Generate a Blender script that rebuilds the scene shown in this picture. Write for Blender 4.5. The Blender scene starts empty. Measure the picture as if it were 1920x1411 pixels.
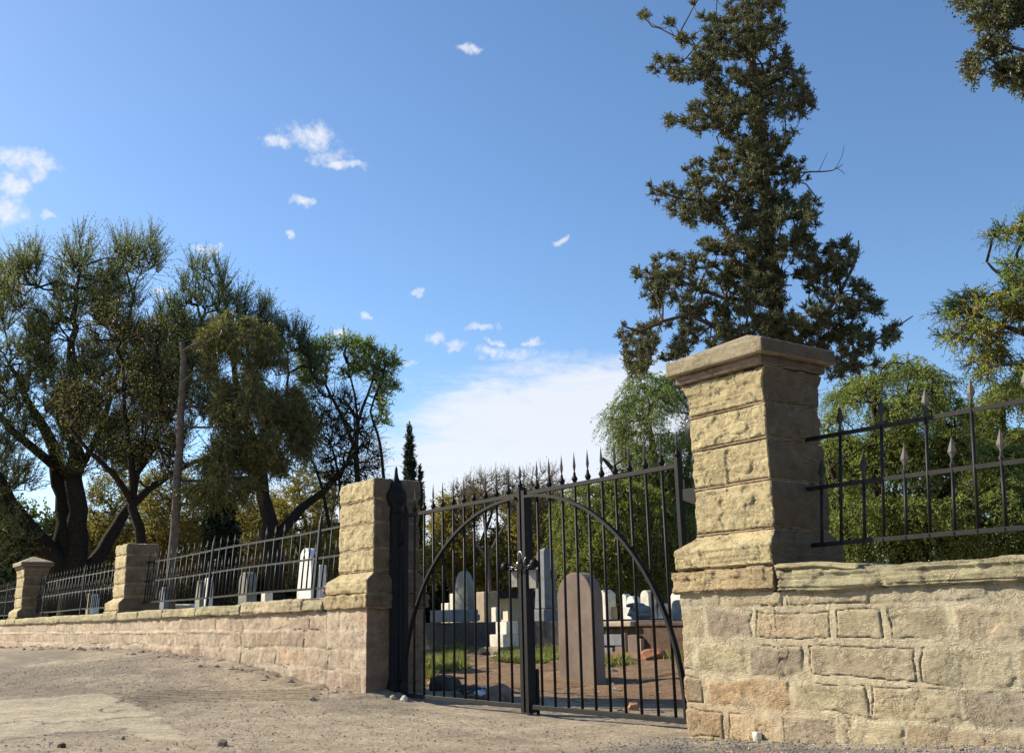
import bpy, math, random
import numpy as np
from mathutils import Matrix, Vector
random.seed(7); rng = np.random.default_rng(7)
C = bpy.context.scene.collection
# ------------------------------------------------------------------ camera
F, CX, CY = 1900., 960., 705.5
_z = np.array([-175., -7951., F]); _z /= np.linalg.norm(_z)
_w = np.array([-1410., 485., F]); _w -= _z*(_w@_z); _w /= np.linalg.norm(_w)
RM = np.array([-_w, np.cross(_z, -_w), _z])
EYE = np.array([0., -5.011, .70])
cam_d = bpy.data.cameras.new('camera'); cam = bpy.data.objects.new('camera', cam_d); C.objects.link(cam)
cam_d.sensor_width = 36; cam_d.sensor_fit = 'HORIZONTAL'; cam_d.lens = F/1920*36
cam_d.clip_end = 3000; cam_d.clip_start = .05
r_, u_, b_ = RM@[1, 0, 0], RM@[0, -1, 0], RM@[0, 0, -1]
cam.matrix_world = Matrix([[r_[i], u_[i], b_[i], EYE[i]] for i in range(3)]+[[0, 0, 0, 1]])
bpy.context.scene.camera = cam
# ------------------------------------------------------------------ light
EL, ROT = math.radians(31), math.radians(240)
sd = Vector((math.sin(ROT)*math.cos(EL), math.cos(ROT)*math.cos(EL), math.sin(EL)))
sun_d = bpy.data.lights.new('sun', 'SUN'); sun = bpy.data.objects.new('sun', sun_d); C.objects.link(sun)
sun_d.energy = 5.0; sun_d.angle = math.radians(.5); sun_d.color = (1, .90, .72)
sun.rotation_euler = sd.to_track_quat('Z', 'Y').to_euler()
W = bpy.data.worlds.new('World'); bpy.context.scene.world = W; W.use_nodes = True
vs = bpy.context.scene.view_settings
vs.view_transform = 'Standard'; vs.look = 'None'; vs.gamma = 1; vs.exposure = 0.84


def ray(px, py):
    d = RM@np.array([px-CX, py-CY, F]); return d/np.linalg.norm(d)
def on_y(px, py, y=0.):
    d = ray(px, py); return EYE+d*((y-EYE[1])/d[1])
def at(px, py, dist):
    d = ray(px, py); return EYE+d*dist/np.hypot(d[0], d[1])

class NT:                                    # tiny node-tree helper
    def __init__(s, nt): s.t = nt; nt.nodes.clear()
    def n(s, typ, ins=None, **kw):
        nd = s.t.nodes.new(typ)
        for k, v in kw.items(): setattr(nd, k, v)
        if ins:
            for k, v in ins.items():
                if isinstance(v, bpy.types.NodeSocket): s.t.links.new(v, nd.inputs[k])
                else: nd.inputs[k].default_value = v
        return nd
    def m(s, op, a, b=0., c=0., clamp=False):
        nd = s.n('ShaderNodeMath', {0: a, 1: b, 2: c}, operation=op); nd.use_clamp = clamp; return nd.outputs[0]
    def mix(s, f, a, b, bt='MIX'):
        nd = s.n('ShaderNodeMix', data_type='RGBA', blend_type=bt)
        for k, v in ((0, f), (6, a), (7, b)):
            if isinstance(v, bpy.types.NodeSocket): s.t.links.new(v, nd.inputs[k])
            else: nd.inputs[k].default_value = (*v, 1) if isinstance(v, tuple) and len(v) == 3 else v
        return nd.outputs[2]
    def ramp(s, f, pts):
        nd = s.n('ShaderNodeValToRGB'); s.t.links.new(f, nd.inputs[0]); e = nd.color_ramp.elements
        while len(e) < len(pts): e.new(.5)
        for i, (p, c) in enumerate(pts): e[i].position = p; e[i].color = (*c, 1) if len(c) == 3 else c
        return nd.outputs[0]
    def noise(s, scale, detail=3, rough=.55, vec=None, dist=0.):
        ins = {'Scale': scale, 'Detail': detail, 'Roughness': rough, 'Distortion': dist}
        if vec is not None: ins['Vector'] = vec
        return s.n('ShaderNodeTexNoise', ins).outputs['Fac']

# ------------------------------------------------------------------ sky
t = NT(W.node_tree)
sky = t.n('ShaderNodeTexSky', sky_type='NISHITA'); sky.sun_disc = False
sky.sun_elevation = EL; sky.sun_rotation = ROT
sky.altitude = 1200; sky.air_density = 1.0; sky.dust_density = .9; sky.ozone_density = 2.0
hs = t.n('ShaderNodeHueSaturation', {'Saturation': 1.12, 'Value': 1.09, 'Color': sky.outputs[0]})
bg = t.n('ShaderNodeBackground', {'Color': hs.outputs[0], 'Strength': .10})
gen = t.n('ShaderNodeTexCoord').outputs['Generated']
n1 = t.n('ShaderNodeTexNoise', {'Vector': gen, 'Scale': 28., 'Detail': 4., 'Roughness': .6})
off = t.n('ShaderNodeVectorMath', {0: n1.outputs['Color'], 1: (.5, .5, .5)}, operation='SUBTRACT').outputs[0]
offs = t.n('ShaderNodeVectorMath', {0: off, 'Scale': .035}, operation='SCALE').outputs[0]
dv = t.n('ShaderNodeVectorMath', {0: gen, 1: offs}, operation='ADD').outputs[0]
def blob(px, py, rx, ry):
    c = Vector(ray(px, py)); u = c.cross(Vector((0, 0, 1))).normalized(); v = u.cross(c).normalized()
    a = t.n('ShaderNodeVectorMath', {0: dv, 1: tuple(u*(F/rx))}, operation='DOT_PRODUCT').outputs['Value']
    b = t.n('ShaderNodeVectorMath', {0: dv, 1: tuple(v*(F/ry))}, operation='DOT_PRODUCT').outputs['Value']
    b = t.m('SUBTRACT', b, 0.)
    return t.m('SUBTRACT', 1.42, t.m('MULTIPLY_ADD', a, a, t.m('MULTIPLY', b, b)))
puffs = [(578, 254, 52, 28), (514, 266, 24, 13), (44, 303, 50, 28), (22, 345, 30, 20), (14, 400, 38, 30), (640, 312, 36, 11), (571, 380, 20, 9),
         (542, 434, 13, 8), (378, 466, 11, 7), (403, 467, 17, 7), (880, 97, 20, 10), (1050, 450, 19, 9), (640, 622, 15, 8), (686, 597, 12, 6), (812, 632, 19, 14),
         (855, 650, 23, 11), (918, 663, 13, 8), (1000, 640, 20, 9), (15, 520, 22, 30), (308, 553, 20, 10), (925, 640, 15, 8)]
m = None
for p in puffs:
    b = blob(*p); m = b if m is None else t.m('MAXIMUM', m, b)
nf = t.noise(95., 6, .66, gen)
den = t.m('ADD', m, t.m('MULTIPLY', t.m('SUBTRACT', nf, .5), 3.4))
den = t.m('MULTIPLY', t.n('ShaderNodeMapRange', {0: den, 1: -.1, 2: 2.2}, interpolation_type='SMOOTHSTEP').outputs[0], .97)
thin = [(960, 662, 70, 14), (900, 612, 40, 8), (760, 676, 24, 8), (610, 290, 40, 20), (1000, 690, 90, 14), (95, 405, 14, 8), (785, 545, 12, 8)]
m = None
for p in thin:
    b = blob(*p); m = b if m is None else t.m('MAXIMUM', m, b)
d2 = t.m('ADD', m, t.m('MULTIPLY', t.m('SUBTRACT', nf, .5), 4.))
d2 = t.m('MULTIPLY', t.n('ShaderNodeMapRange', {0: d2, 1: .1, 2: 2.0}, interpolation_type='SMOOTHSTEP').outputs[0], .6)
m = None
for p in [(1110, 790, 330, 112), (1000, 880, 330, 110), (1180, 745, 200, 62), (900, 960, 480, 80)]:
    b = blob(*p); m = b if m is None else t.m('MAXIMUM', m, b)
mp = t.n('ShaderNodeMapping', {'Vector': gen, 'Scale': (5., 5., 22.)}).outputs[0]
ns = t.noise(3.2, 6, .62, mp, .4)
d3 = t.m('ADD', t.m('MULTIPLY', m, 1.35), t.m('MULTIPLY', t.m('SUBTRACT', ns, .5), 2.8))
d3 = t.m('MULTIPLY', t.n('ShaderNodeMapRange', {0: d3, 1: -.2, 2: 1.6}, interpolation_type='SMOOTHSTEP').outputs[0], .86)
den = t.m('MAXIMUM', den, t.m('MAXIMUM', d2, d3), clamp=True)
cb = t.n('ShaderNodeBackground', {'Color': (.93, .95, 1., 1), 'Strength': .55})
mx = t.n('ShaderNodeMixShader', {0: den, 1: bg.outputs[0], 2: cb.outputs[0]})
t.n('ShaderNodeOutputWorld', {0: mx.outputs[0]})

# ------------------------------------------------------------------ numpy noise
def _h(*a):
    x = np.zeros(np.broadcast(*a).shape, dtype=np.uint64)
    for i, v in enumerate(a):
        x = (x ^ (v.astype(np.int64).astype(np.uint64)*np.uint64([0x9E3779B97F4A7C15, 0xC2B2AE3D27D4EB4F, 0x165667B19E3779F9, 0x27D4EB2F165667C5][i])))
        x = (x ^ (x >> np.uint64(29)))*np.uint64(0xBF58476D1CE4E5B9)
    x ^= x >> np.uint64(32)
    return (x & np.uint64(0xFFFFFF)).astype(np.float64)/0xFFFFFF
def vn(x, y, z=0., seed=0):
    x, y, z = np.broadcast_arrays(np.asarray(x, float), y, z)
    xi, yi, zi = np.floor(x), np.floor(y), np.floor(z)
    fx, fy, fz = x-xi, y-yi, z-zi
    fx, fy, fz = [f*f*(3-2*f) for f in (fx, fy, fz)]
    s = np.full_like(xi, seed)
    out = 0
    for a in (0, 1):
        for b in (0, 1):
            for c in (0, 1):
                out = out+_h(xi+a, yi+b, zi+c, s)*(fx if a else 1-fx)*(fy if b else 1-fy)*(fz if c else 1-fz)
    return out
def fbm(x, y, z=0., o=4, seed=0, g=.5):
    a, t_, n_ = 1., 0., 0.
    for i in range(o):
        t_ = t_+a*vn(np.asarray(x)*2**i+i*17.3, np.asarray(y)*2**i+i*7.7, np.asarray(z)*2**i, seed+i); n_ += a; a *= g
    return t_/n_*2-1
def ss(a, b, x):
    t_ = np.clip((x-a)/(b-a), 0, 1); return t_*t_*(3-2*t_)

# ------------------------------------------------------------------ mesh helpers
def np_mesh(name, V, Fc, mat=None, parent=None, smooth=True, attrs=None, link=True):
    """V (n,3); Fc: (m,k) int array or list of such arrays"""
    V = np.asarray(V, np.float32); fl = Fc if isinstance(Fc, list) else [Fc]
    fl = [np.asarray(f, np.int32) for f in fl if len(f)]
    me = bpy.data.meshes.new(name); me.vertices.add(len(V)); me.vertices.foreach_set('co', V.ravel())
    loops = np.concatenate([f.ravel() for f in fl]); tot = np.concatenate([np.full(len(f), f.shape[1], np.int32) for f in fl])
    me.loops.add(len(loops)); me.loops.foreach_set('vertex_index', loops)
    me.polygons.add(len(tot)); st = np.concatenate([[0], np.cumsum(tot)[:-1]]).astype(np.int32)
    me.polygons.foreach_set('loop_start', st); me.polygons.foreach_set('loop_total', tot)
    me.polygons.foreach_set('use_smooth', np.full(len(tot), smooth, bool))
    for k, a in (attrs or {}).items():
        a = np.asarray(a, np.float32)
        if a.ndim == 2:
            at_ = me.attributes.new(k, 'FLOAT_COLOR', 'POINT'); at_.data.foreach_set('color', np.c_[a, np.ones(len(a))].astype(np.float32).ravel())
        else:
            at_ = me.attributes.new(k, 'FLOAT', 'POINT'); at_.data.foreach_set('value', a)
    me.update(calc_edges=True)
    if mat: me.materials.append(mat)
    o = bpy.data.objects.new(name, me)
    if link: C.objects.link(o)
    if parent: o.parent = parent
    return o
def thing(name, label, cat, loc=(0, 0, 0), group=None):
    o = bpy.data.objects.new(name, None); C.objects.link(o); o.location = loc; o.empty_display_size = .2
    return tag(o, label, cat, group)
def tag(o, label=None, cat=None, group=None, kind=None):
    if label: o['label'] = label
    if cat: o['category'] = cat
    if group: o['group'] = group
    if kind: o['kind'] = kind
    return o
class MB:
    def __init__(s): s.v = []; s.f = {}; s.n = 0
    def add(s, V, Fs):
        V = np.asarray(V, float)
        for f in Fs: s.f.setdefault(len(f), []).append([i+s.n for i in f])
        s.v.append(V); s.n += len(V); return s
    def box(s, lo, hi, bev=0.):
        x0, y0, z0 = lo; x1, y1, z1 = hi
        if bev > 0:
            b = bev; V = []; 
            for sx in (0, 1):
                for sy in (0, 1):
                    for sz in (0, 1):
                        X, Y, Z = (x1 if sx else x0), (y1 if sy else y0), (z1 if sz else z0)
                        dx, dy, dz = (-b if sx else b), (-b if sy else b), (-b if sz else b)
                        V += [(X, Y+dy, Z+dz), (X+dx, Y, Z+dz), (X+dx, Y+dy, Z)]
            ix = lambda a, b_, c, k: ((a*2+b_)*2+c)*3+k
            Fs = [[ix(0,0,0,0), ix(0,0,1,0), ix(0,1,1,0), ix(0,1,0,0)], [ix(1,0,0,0), ix(1,1,0,0), ix(1,1,1,0), ix(1,0,1,0)],
                  [ix(0,0,0,1), ix(1,0,0,1), ix(1,0,1,1), ix(0,0,1,1)], [ix(0,1,0,1), ix(0,1,1,1), ix(1,1,1,1), ix(1,1,0,1)],
                  [ix(0,0,0,2), ix(0,1,0,2), ix(1,1,0,2), ix(1,0,0,2)], [ix(0,0,1,2), ix(1,0,1,2), ix(1,1,1,2), ix(0,1,1,2)]]
            for a in (0, 1):
                for b_ in (0, 1):
                    Fs.append([ix(a, b_, 0, 0), ix(a, b_, 1, 0), ix(a, b_, 1, 1), ix(a, b_, 0, 1)])
                    Fs.append([ix(a, 0, b_, 0), ix(a, 1, b_, 0), ix(a, 1, b_, 2), ix(a, 0, b_, 2)])
                    Fs.append([ix(0, a, b_, 1), ix(1, a, b_, 1), ix(1, a, b_, 2), ix(0, a, b_, 2)])
            for a in (0, 1):
                for b_ in (0, 1):
                    for c in (0, 1): Fs.append([ix(a, b_, c, 0), ix(a, b_, c, 1), ix(a, b_, c, 2)])
            return s.add(V, Fs)
        V = [(x, y, z) for x in (x0, x1) for y in (y0, y1) for z in (z0, z1)]
        return s.add(V, [[0, 1, 3, 2], [4, 6, 7, 5], [0, 4, 5, 1], [2, 3, 7, 6], [0, 2, 6, 4], [1, 5, 7, 3]])
    def tube(s, P, R, k=8, cap=True, flat=None):
        P = [np.array(p, float) for p in P]; R = [R]*len(P) if np.isscalar(R) else list(R)
        V = []; ref = None
        for i, p in enumerate(P):
            d = P[min(i+1, len(P)-1)]-P[max(i-1, 0)]; d /= (np.linalg.norm(d)+1e-9)
            if ref is None: ref = np.array([1., 0, 0]) if abs(d[0]) < .9 else np.array([0, 1., 0])
            u = ref-d*(ref@d); u /= (np.linalg.norm(u)+1e-9); w = np.cross(d, u); ref = u
            for j in range(k):
                a = 2*math.pi*(j+.5)/k; V.append(p+R[i]*(math.cos(a)*u+math.sin(a)*w))
        Fs = [[i*k+j, i*k+(j+1) % k, (i+1)*k+(j+1) % k, (i+1)*k+j] for i in range(len(P)-1) for j in range(k)]
        if cap: Fs += [list(range(k))[::-1], [(len(P)-1)*k+j for j in range(k)]]
        return s.add(V, Fs)
    def lathe(s, c, prof, k=16, sq=None):
        V = [(c[0]+r*math.cos(2*math.pi*(j+.5)/k), c[1]+r*math.sin(2*math.pi*(j+.5)/k), c[2]+z) for r, z in prof for j in range(k)]
        n_ = len(prof)
        Fs = [[i*k+j, i*k+(j+1) % k, (i+1)*k+(j+1) % k, (i+1)*k+j] for i in range(n_-1) for j in range(k)]
        Fs += [list(range(k))[::-1], [(n_-1)*k+j for j in range(k)]]
        return s.add(V, Fs)
    def prism(s, pts, y0, y1):          # outline in (x,z), extruded in y
        n_ = len(pts); V = [(x, y0, z) for x, z in pts]+[(x, y1, z) for x, z in pts]
        Fs = [[i, (i+1) % n_, n_+(i+1) % n_, n_+i] for i in range(n_)]+[list(range(n_))[::-1], list(range(n_, 2*n_))]
        return s.add(V, Fs)
    def build(s, name, mat=None, parent=None, smooth=False, attrs=None):
        fs = [np.array(f) for f in s.f.values()]
        return np_mesh(name, np.concatenate(s.v), fs, mat, parent, smooth, attrs)
def copy_tree(o, parent=None):
    c = o.copy(); C.objects.link(c); c.parent = parent
    for ch in list(o.children): copy_tree(ch, c)
    return c

# ------------------------------------------------------------------ materials
def mat(name, fn, rough=.85, spec=.3, metallic=0.):
    M = bpy.data.materials.new(name); M.use_nodes = True; q = NT(M.node_tree)
    ins = {'Roughness': rough, 'Metallic': metallic, 'Specular IOR Level': spec}
    col, bump, ex = fn(q)
    bs = q.n('ShaderNodeBsdfPrincipled')
    for k, v in {**ins, **ex, 'Base Color': col}.items():
        if isinstance(v, bpy.types.NodeSocket): q.t.links.new(v, bs.inputs[k])
        else: bs.inputs[k].default_value = (*v, 1) if isinstance(v, tuple) and len(v) == 3 else v
    if bump is not None:
        h_, st, di = bump
        bn = q.n('ShaderNodeBump', {'Height': h_, 'Strength': st, 'Distance': di}); q.t.links.new(bn.outputs[0], bs.inputs['Normal'])
    q.n('ShaderNodeOutputMaterial', {0: bs.outputs[0]}); return M
def obj_co(q): return q.n('ShaderNodeNewGeometry').outputs['Position']
def f_stone_attr(q):
    co = obj_co(q); c = q.n('ShaderNodeAttribute', attribute_name='Col').outputs['Color']
    st = q.n('ShaderNodeMapping', {'Vector': co, 'Scale': (1., 1., 4.)}).outputs[0]
    a = q.noise(9., 6, .65, co); b = q.noise(14., 5, .7, st); g = q.noise(260., 3, .7, co)
    f = q.m('MULTIPLY_ADD', a, .55, q.m('MULTIPLY_ADD', b, .35, q.m('MULTIPLY', g, .45)))
    v = q.n('ShaderNodeMapRange', {0: f, 1: .45, 2: .90, 3: .66, 4: 1.28}).outputs[0]
    c = q.n('ShaderNodeVectorMath', {0: c, 'Scale': v}, operation='SCALE').outputs[0]
    sp = q.n('ShaderNodeMapRange', {0: q.noise(45., 5, .75, co), 1: .60, 2: .74}).outputs[0]
    c = q.mix(q.m('MULTIPLY', sp, .45), c, (.16, .13, .09))
    li = q.n('ShaderNodeMapRange', {0: q.noise(5., 5, .7, co), 1: .55, 2: .72}).outputs[0]
    c = q.mix(q.m('MULTIPLY', li, .25), c, (.42, .42, .28))
    rg = q.m('SUBTRACT', 1., q.m('MULTIPLY', q.m('ABSOLUTE', q.m('SUBTRACT', q.noise(19., 4, .6, q.n('ShaderNodeMapping', {'Vector': co, 'Scale': (1., 1., 1.5)}).outputs[0], .6), .5)), 11.), clamp=True)
    rg = q.m('MULTIPLY', rg, q.n('ShaderNodeMapRange', {0: q.noise(7., 3, .6, co), 1: .40, 2: .60}).outputs[0])
    c = q.mix(q.m('MULTIPLY', rg, .22), c, (.20, .15, .10))
    h_ = q.m('SUBTRACT', q.m('MULTIPLY_ADD', q.noise(38., 6, .75, st), 1., q.m('MULTIPLY', g, .3)), q.m('MULTIPLY', rg, .55))
    return c, (h_, 1., .02), {}
M_stone = mat('sandstone', f_stone_attr, .92, .15)
def plain(name, c1, c2, sc=6., rough=.8, bump=.4, bd=.01, spec=.3, metallic=0., det=5, fine=120.):
    def fn(q):
        co = obj_co(q); a = q.noise(sc, det, .65, co); g = q.noise(fine, 3, .7, co)
        f = q.m('MULTIPLY_ADD', a, .7, q.m('MULTIPLY', g, .3))
        c = q.ramp(f, [(.36, c1), (.64, c2)])
        return c, (q.m('MULTIPLY_ADD', a, .5, q.m('MULTIPLY', g, .5)), bump, bd), {}
    return mat(name, fn, rough, spec, metallic)
M_cap = plain('capstone', (.40, .32, .21), (.54, .44, .29), 9., .9, .5, .006, .15)
M_iron = plain('black_painted_iron', (.006, .006, .0065), (.016, .015, .015), 30., .55, .35, .002, .14)
def f_rusty(q):
    co = obj_co(q); a = q.noise(22., 5, .7, co)
    c = q.ramp(a, [(.42, (.008, .008, .008)), (.64, (.018, .016, .015)), (.78, (.08, .05, .035))])
    return c, (q.noise(160., 3, .7, co), .5, .002), {}
M_wiron = mat('weathered_iron', f_rusty, .55, .2)
M_finial = plain('worn_spear_iron', (.018, .017, .016), (.055, .048, .04), 40., .55, .4, .002, .25, .0)
M_steel = plain('steel', (.12, .12, .12), (.38, .38, .37), 60., .4, .2, .001, .6, .9)
M_brownstone = plain('brown_headstone', (.13, .098, .082), (.235, .18, .145), 2.4, .9, .3, .006, .12)
M_pale = plain('pale_marble', (.46, .41, .31), (.80, .75, .64), 6., .7, .2, .006)
M_white = plain('white_marble', (.56, .53, .46), (.86, .84, .78), 6., .6, .2, .005)
M_grey = plain('grey_stone', (.13, .14, .15), (.22, .23, .24), 5., .85, .4, .01)
M_dgrey = plain('dark_grave_stone', (.035, .034, .034), (.075, .07, .065), 5., .9, .5, .02)
M_mgrey = plain('mottled_headstone', (.10, .10, .085), (.30, .29, .24), 2.2, .85, .4, .01)
M_brick = plain('tomb_brick', (.055, .033, .022), (.13, .08, .052), 8., .9, .6, .02)
M_tomb = plain('tomb_slab', (.28, .22, .15), (.42, .34, .24), 5., .9, .5, .01)
M_red = plain('red_earth', (.24, .11, .06), (.34, .17, .10), 9., .95, .8, .02, .1)
M_bark_d = plain('dark_bark', (.018, .014, .011), (.05, .04, .03), 12., .95, .9, .03, .1)
M_bark_m = plain('brown_bark', (.07, .05, .036), (.15, .11, .08), 14., .95, .9, .02, .1)
M_pole = plain('weathered_trunk', (.085, .065, .05), (.21, .165, .125), 10., .95, .9, .02, .1)
M_bark_g = plain('grey_twigs', (.10, .08, .065), (.22, .18, .15), 14., .95, .5, .01, .1)
M_rock = plain('rock', (.13, .10, .075), (.27, .21, .16), 12., .95, .8, .01, .15)
M_gravel = plain('gravel_stone', (.14, .115, .09), (.55, .48, .38), 14., .95, .5, .005, .15, fine=9.)
M_wrock = plain('pale_rock', (.55, .50, .42), (.75, .70, .60), 12., .9, .6, .006, .2)
M_orock = plain('orange_rock', (.30, .15, .075), (.42, .23, .12), 12., .95, .7, .008, .15)
M_plastic = plain('white_plastic', (.55, .58, .62), (.85, .86, .88), 16., .4, .3, .01, .5)
M_blackp = plain('black_plastic', (.01, .01, .012), (.02, .02, .022), 16., .3, .5, .02, .5)
M_roof = plain('pale_metal_roof', (.50, .58, .60), (.62, .70, .72), 2., .5, .1, .01)
M_wallg = plain('grey_house_wall', (.16, .17, .20), (.22, .23, .26), 2., .8, .1, .01)
M_wallc = plain('cream_house_wall', (.66, .60, .46), (.78, .72, .58), 2., .8, .1, .01)
M_droof = plain('dark_roof', (.05, .045, .04), (.09, .08, .07), 2., .8, .3, .02)
M_carp = plain('white_car_paint', (.70, .72, .75), (.78, .80, .82), 2., .25, .02, .001, .6)
M_glass = plain('car_glass', (.02, .025, .03), (.03, .035, .04), 2., .08, .02, .001, .8)
M_tyre = plain('tyre_rubber', (.01, .01, .01), (.02, .02, .02), 12., .8, .2, .003)
M_flower = plain('red_flowers', (.16, .02, .04), (.42, .12, .16), 30., .7, .5, .01)

def leaf_mat(name, cols, trans=.3, patch=None, rough=.55):
    M = bpy.data.materials.new(name); M.use_nodes = True; q = NT(M.node_tree)
    a = q.n('ShaderNodeAttribute', attribute_name='lv').outputs['Fac']
    big = q.noise(patch[0] if patch else 1.2, 3, .6, obj_co(q))
    f = q.m('MULTIPLY_ADD', a, .62, q.m('MULTIPLY', q.m('SUBTRACT', big, .22), .68), clamp=True)
    n_ = len(cols); c = q.ramp(f, [((i+.15)/(n_-.3) if n_ > 1 else 0, cc) for i, cc in enumerate(cols)])
    bs = q.n('ShaderNodeBsdfPrincipled', {'Base Color': c, 'Roughness': rough, 'Specular IOR Level': .25})
    c2 = q.mix(1., c, (1., 1.15, .55), 'MULTIPLY')
    tr = q.n('ShaderNodeBsdfTranslucent', {'Color': c2})
    mx_ = q.n('ShaderNodeMixShader', {0: trans, 1: bs.outputs[0], 2: tr.outputs[0]})
    q.n('ShaderNodeOutputMaterial', {0: mx_.outputs[0]}); return M
L_jun = leaf_mat('juniper_leaf', [(.042, .042, .019), (.078, .080, .036), (.145, .15, .072), (.27, .26, .145)], .18, (3.,))
L_thorn = leaf_mat('thorn_leaf', [(.08, .09, .045), (.14, .15, .07), (.21, .22, .105), (.31, .29, .13)], .45)
L_feather = leaf_mat('feathery_leaf', [(.085, .11, .055), (.13, .165, .08), (.20, .23, .11)], .42)
L_brown = leaf_mat('brown_leaf', [(.06, .06, .025), (.09, .095, .035), (.22, .19, .05), (.14, .10, .045)], .3)
L_conif = leaf_mat('conifer_leaf', [(.07, .068, .022), (.13, .125, .036), (.24, .22, .07)], .3)
L_light = leaf_mat('light_leaf', [(.13, .16, .05), (.21, .26, .09), (.32, .37, .16)], .45)
L_cyp = leaf_mat('cypress_leaf', [(.014, .024, .012), (.028, .042, .02), (.045, .06, .03)], .08)
L_ochre = leaf_mat('ochre_leaf', [(.11, .09, .03), (.20, .165, .04), (.30, .24, .06), (.20, .14, .06)], .4)
L_pep = leaf_mat('pepper_leaf', [(.085, .125, .035), (.15, .21, .055), (.23, .30, .09)], .45)
L_pepy = leaf_mat('pepper_leaf_yellow', [(.09, .12, .025), (.17, .20, .04), (.29, .30, .07)], .42)
L_pepd = leaf_mat('pepper_leaf_dark', [(.10, .125, .035), (.19, .225, .065), (.32, .34, .12)], .5)
L_aut = leaf_mat('autumn_leaf', [(.09, .15, .035), (.15, .25, .05), (.23, .33, .08), (.50, .36, .11), (.68, .34, .14)], .55, (1.1,))
L_grass = leaf_mat('grass_blade', [(.12, .13, .035), (.20, .21, .06), (.32, .29, .13)], .3)
L_dark = leaf_mat('far_leaf', [(.03, .035, .014), (.06, .07, .025), (.12, .125, .045)], .25)

# ------------------------------------------------------------------ ground
ZBX = [-90, -29, -26, -17.5, -12.8, -11.6, -10.7, -9.5, -8.8, -5.2, -4.9, -3.7, -2.7, 0, 12]
ZBZ = [.25, .27, .30, .344, .225, .12, .035, -.01, -.09, -.10, -.08, .0, .06, .10, .10]
def gz(x, y, micro=True):
    x = np.asarray(x, float); y = np.asarray(y, float)
    zb = np.interp(x, ZBX, ZBZ); zb = zb
    fr = np.exp(-(np.minimum(y, 0)/2.6)**2); z0 = -.07+.12*ss(-10, -22, x)
    zf = z0+(zb-z0)*fr
    zi = -.10+.35*ss(1.2, 10, y)+.15*ss(10, 40, y)
    z = np.where(y > 0, zf*(1-ss(.1, 1.6, y))+zi*ss(.1, 1.6, y), zf)
    if micro:
        z = z+.035*fbm(x*.55, y*.55, 0, 3, 3)*np.clip(np.abs(y+1)/2, .3, 1)
        inside = ss(1.5, 4., y); z = z+inside*.07*fbm(x*1.3, y*1.3, 0, 4, 31)
    return z
def nonuni(a, fine0, fine1, b, h0, gmax):
    xs = list(np.arange(fine0, fine1, h0)); s_ = h0; x = fine1
    while x < b: xs.append(x); s_ = min(s_*1.12, gmax); x += s_
    xs.append(b); s_ = h0; x = fine0-h0; lo = []
    while x > a: lo.append(x); s_ = min(s_*1.12, gmax); x -= s_
    lo.append(a); return np.array(lo[::-1]+xs)
gx = nonuni(-900, -15.5, -1.5, 900, .022, 60); gy = nonuni(-400, -3.9, 2.0, 900, .022, 60)
GX, GY = np.meshgrid(gx, gy, indexing='ij')
GZ = gz(GX, GY)
near = (GX > -30) & (GX < 3) & (GY > -8) & (GY < 14)
grit = np.zeros_like(GZ)
cl = fbm(GX*9, GY*9, 0, 5, 11, .62); st = vn(GX*34, GY*34, 0, 12)
grit += .007*cl+.010*np.clip(st-.80, 0, 1)*4*(.3+vn(GX*2, GY*2, 0, 14))
edge_bank = np.exp(-(np.minimum(GY, 0)/.35)**2)*(GX < -9.3)*(GX > -30)
grit += edge_bank*(.05*fbm(GX*4, GY*4, 0, 4, 19)+.015)
# dusty slab patch and tyre tread
def inpoly(x, y, P):
    ins = np.zeros(x.shape, bool); n_ = len(P); j = n_-1
    for i in range(n_):
        xi, yi = P[i]; xj, yj = P[j]
        if yi != yj: ins ^= ((yi > y) != (yj > y)) & (x < (xj-xi)*(y-yi)/(yj-yi)+xi)
        j = i
    return ins
def ground_hit(px, py):
    d = ray(px, py); ts = np.geomspace(2.5, 120, 4000); P = EYE+d*ts[:, None]
    k = np.argmax(P[:, 2] < gz(P[:, 0], P[:, 1])); return P[k]
def gpoly(pts): return [tuple(ground_hit(*p)[:2]) for p in pts]
wx = GX+.16*fbm(GX*2.5, GY*2.5, 0, 5, 41, .65); wy = GY+.16*fbm(GX*2.5+9, GY*2.5, 0, 5, 42, .65)
P1 = gpoly([(-60, 1318), (60, 1308), (200, 1299), (262, 1325), (300, 1345), (330, 1362), (372, 1388), (285, 1388), (235, 1366), (120, 1372), (-60, 1398)])
patch = inpoly(wx, wy, P1).astype(float)
P2 = gpoly([(190, 1298), (600, 1292), (600, 1312), (250, 1322)])
tread = inpoly(GX, GY, P2).astype(float)
P3 = gpoly([(520, 1345), (700, 1335), (1000, 1352), (1100, 1375), (800, 1395), (560, 1392)])
light = inpoly(wx, wy, P3)*.5
grit = grit*(1-.75*patch)
grit += .006*patch
pcr = np.abs(fbm(GX*.9, GY*.9, 0, 4, 43)); pcr = (1-ss(.0, .03, pcr))*patch; grit -= .012*pcr
GZ = GZ+np.where(near, grit, 0)
gravel = ss(-5.6, -4.2, GX-.6*GY*0)*(GY < 0)*ss(-.15, -.5, GY+.25*fbm(GX*1.5, GY*1.5, 0, 3, 52))
sand = .5+.5*fbm(GX*.8, GY*1.6, 0, 4, 5)
asph = np.array([.285, .235, .18]); tan_ = np.array([.44, .36, .26]); pale = np.array([.56, .48, .345]); blue = np.array([.15, .15, .14])
soil = np.array([.235, .145, .085]); soil2 = np.array([.30, .205, .13]); grn = np.array([.10, .12, .04])
k1 = ss(.35, .72, sand+.25*ss(-11, -7, GX))
col = asph+(tan_-asph)*k1[..., None]
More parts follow.
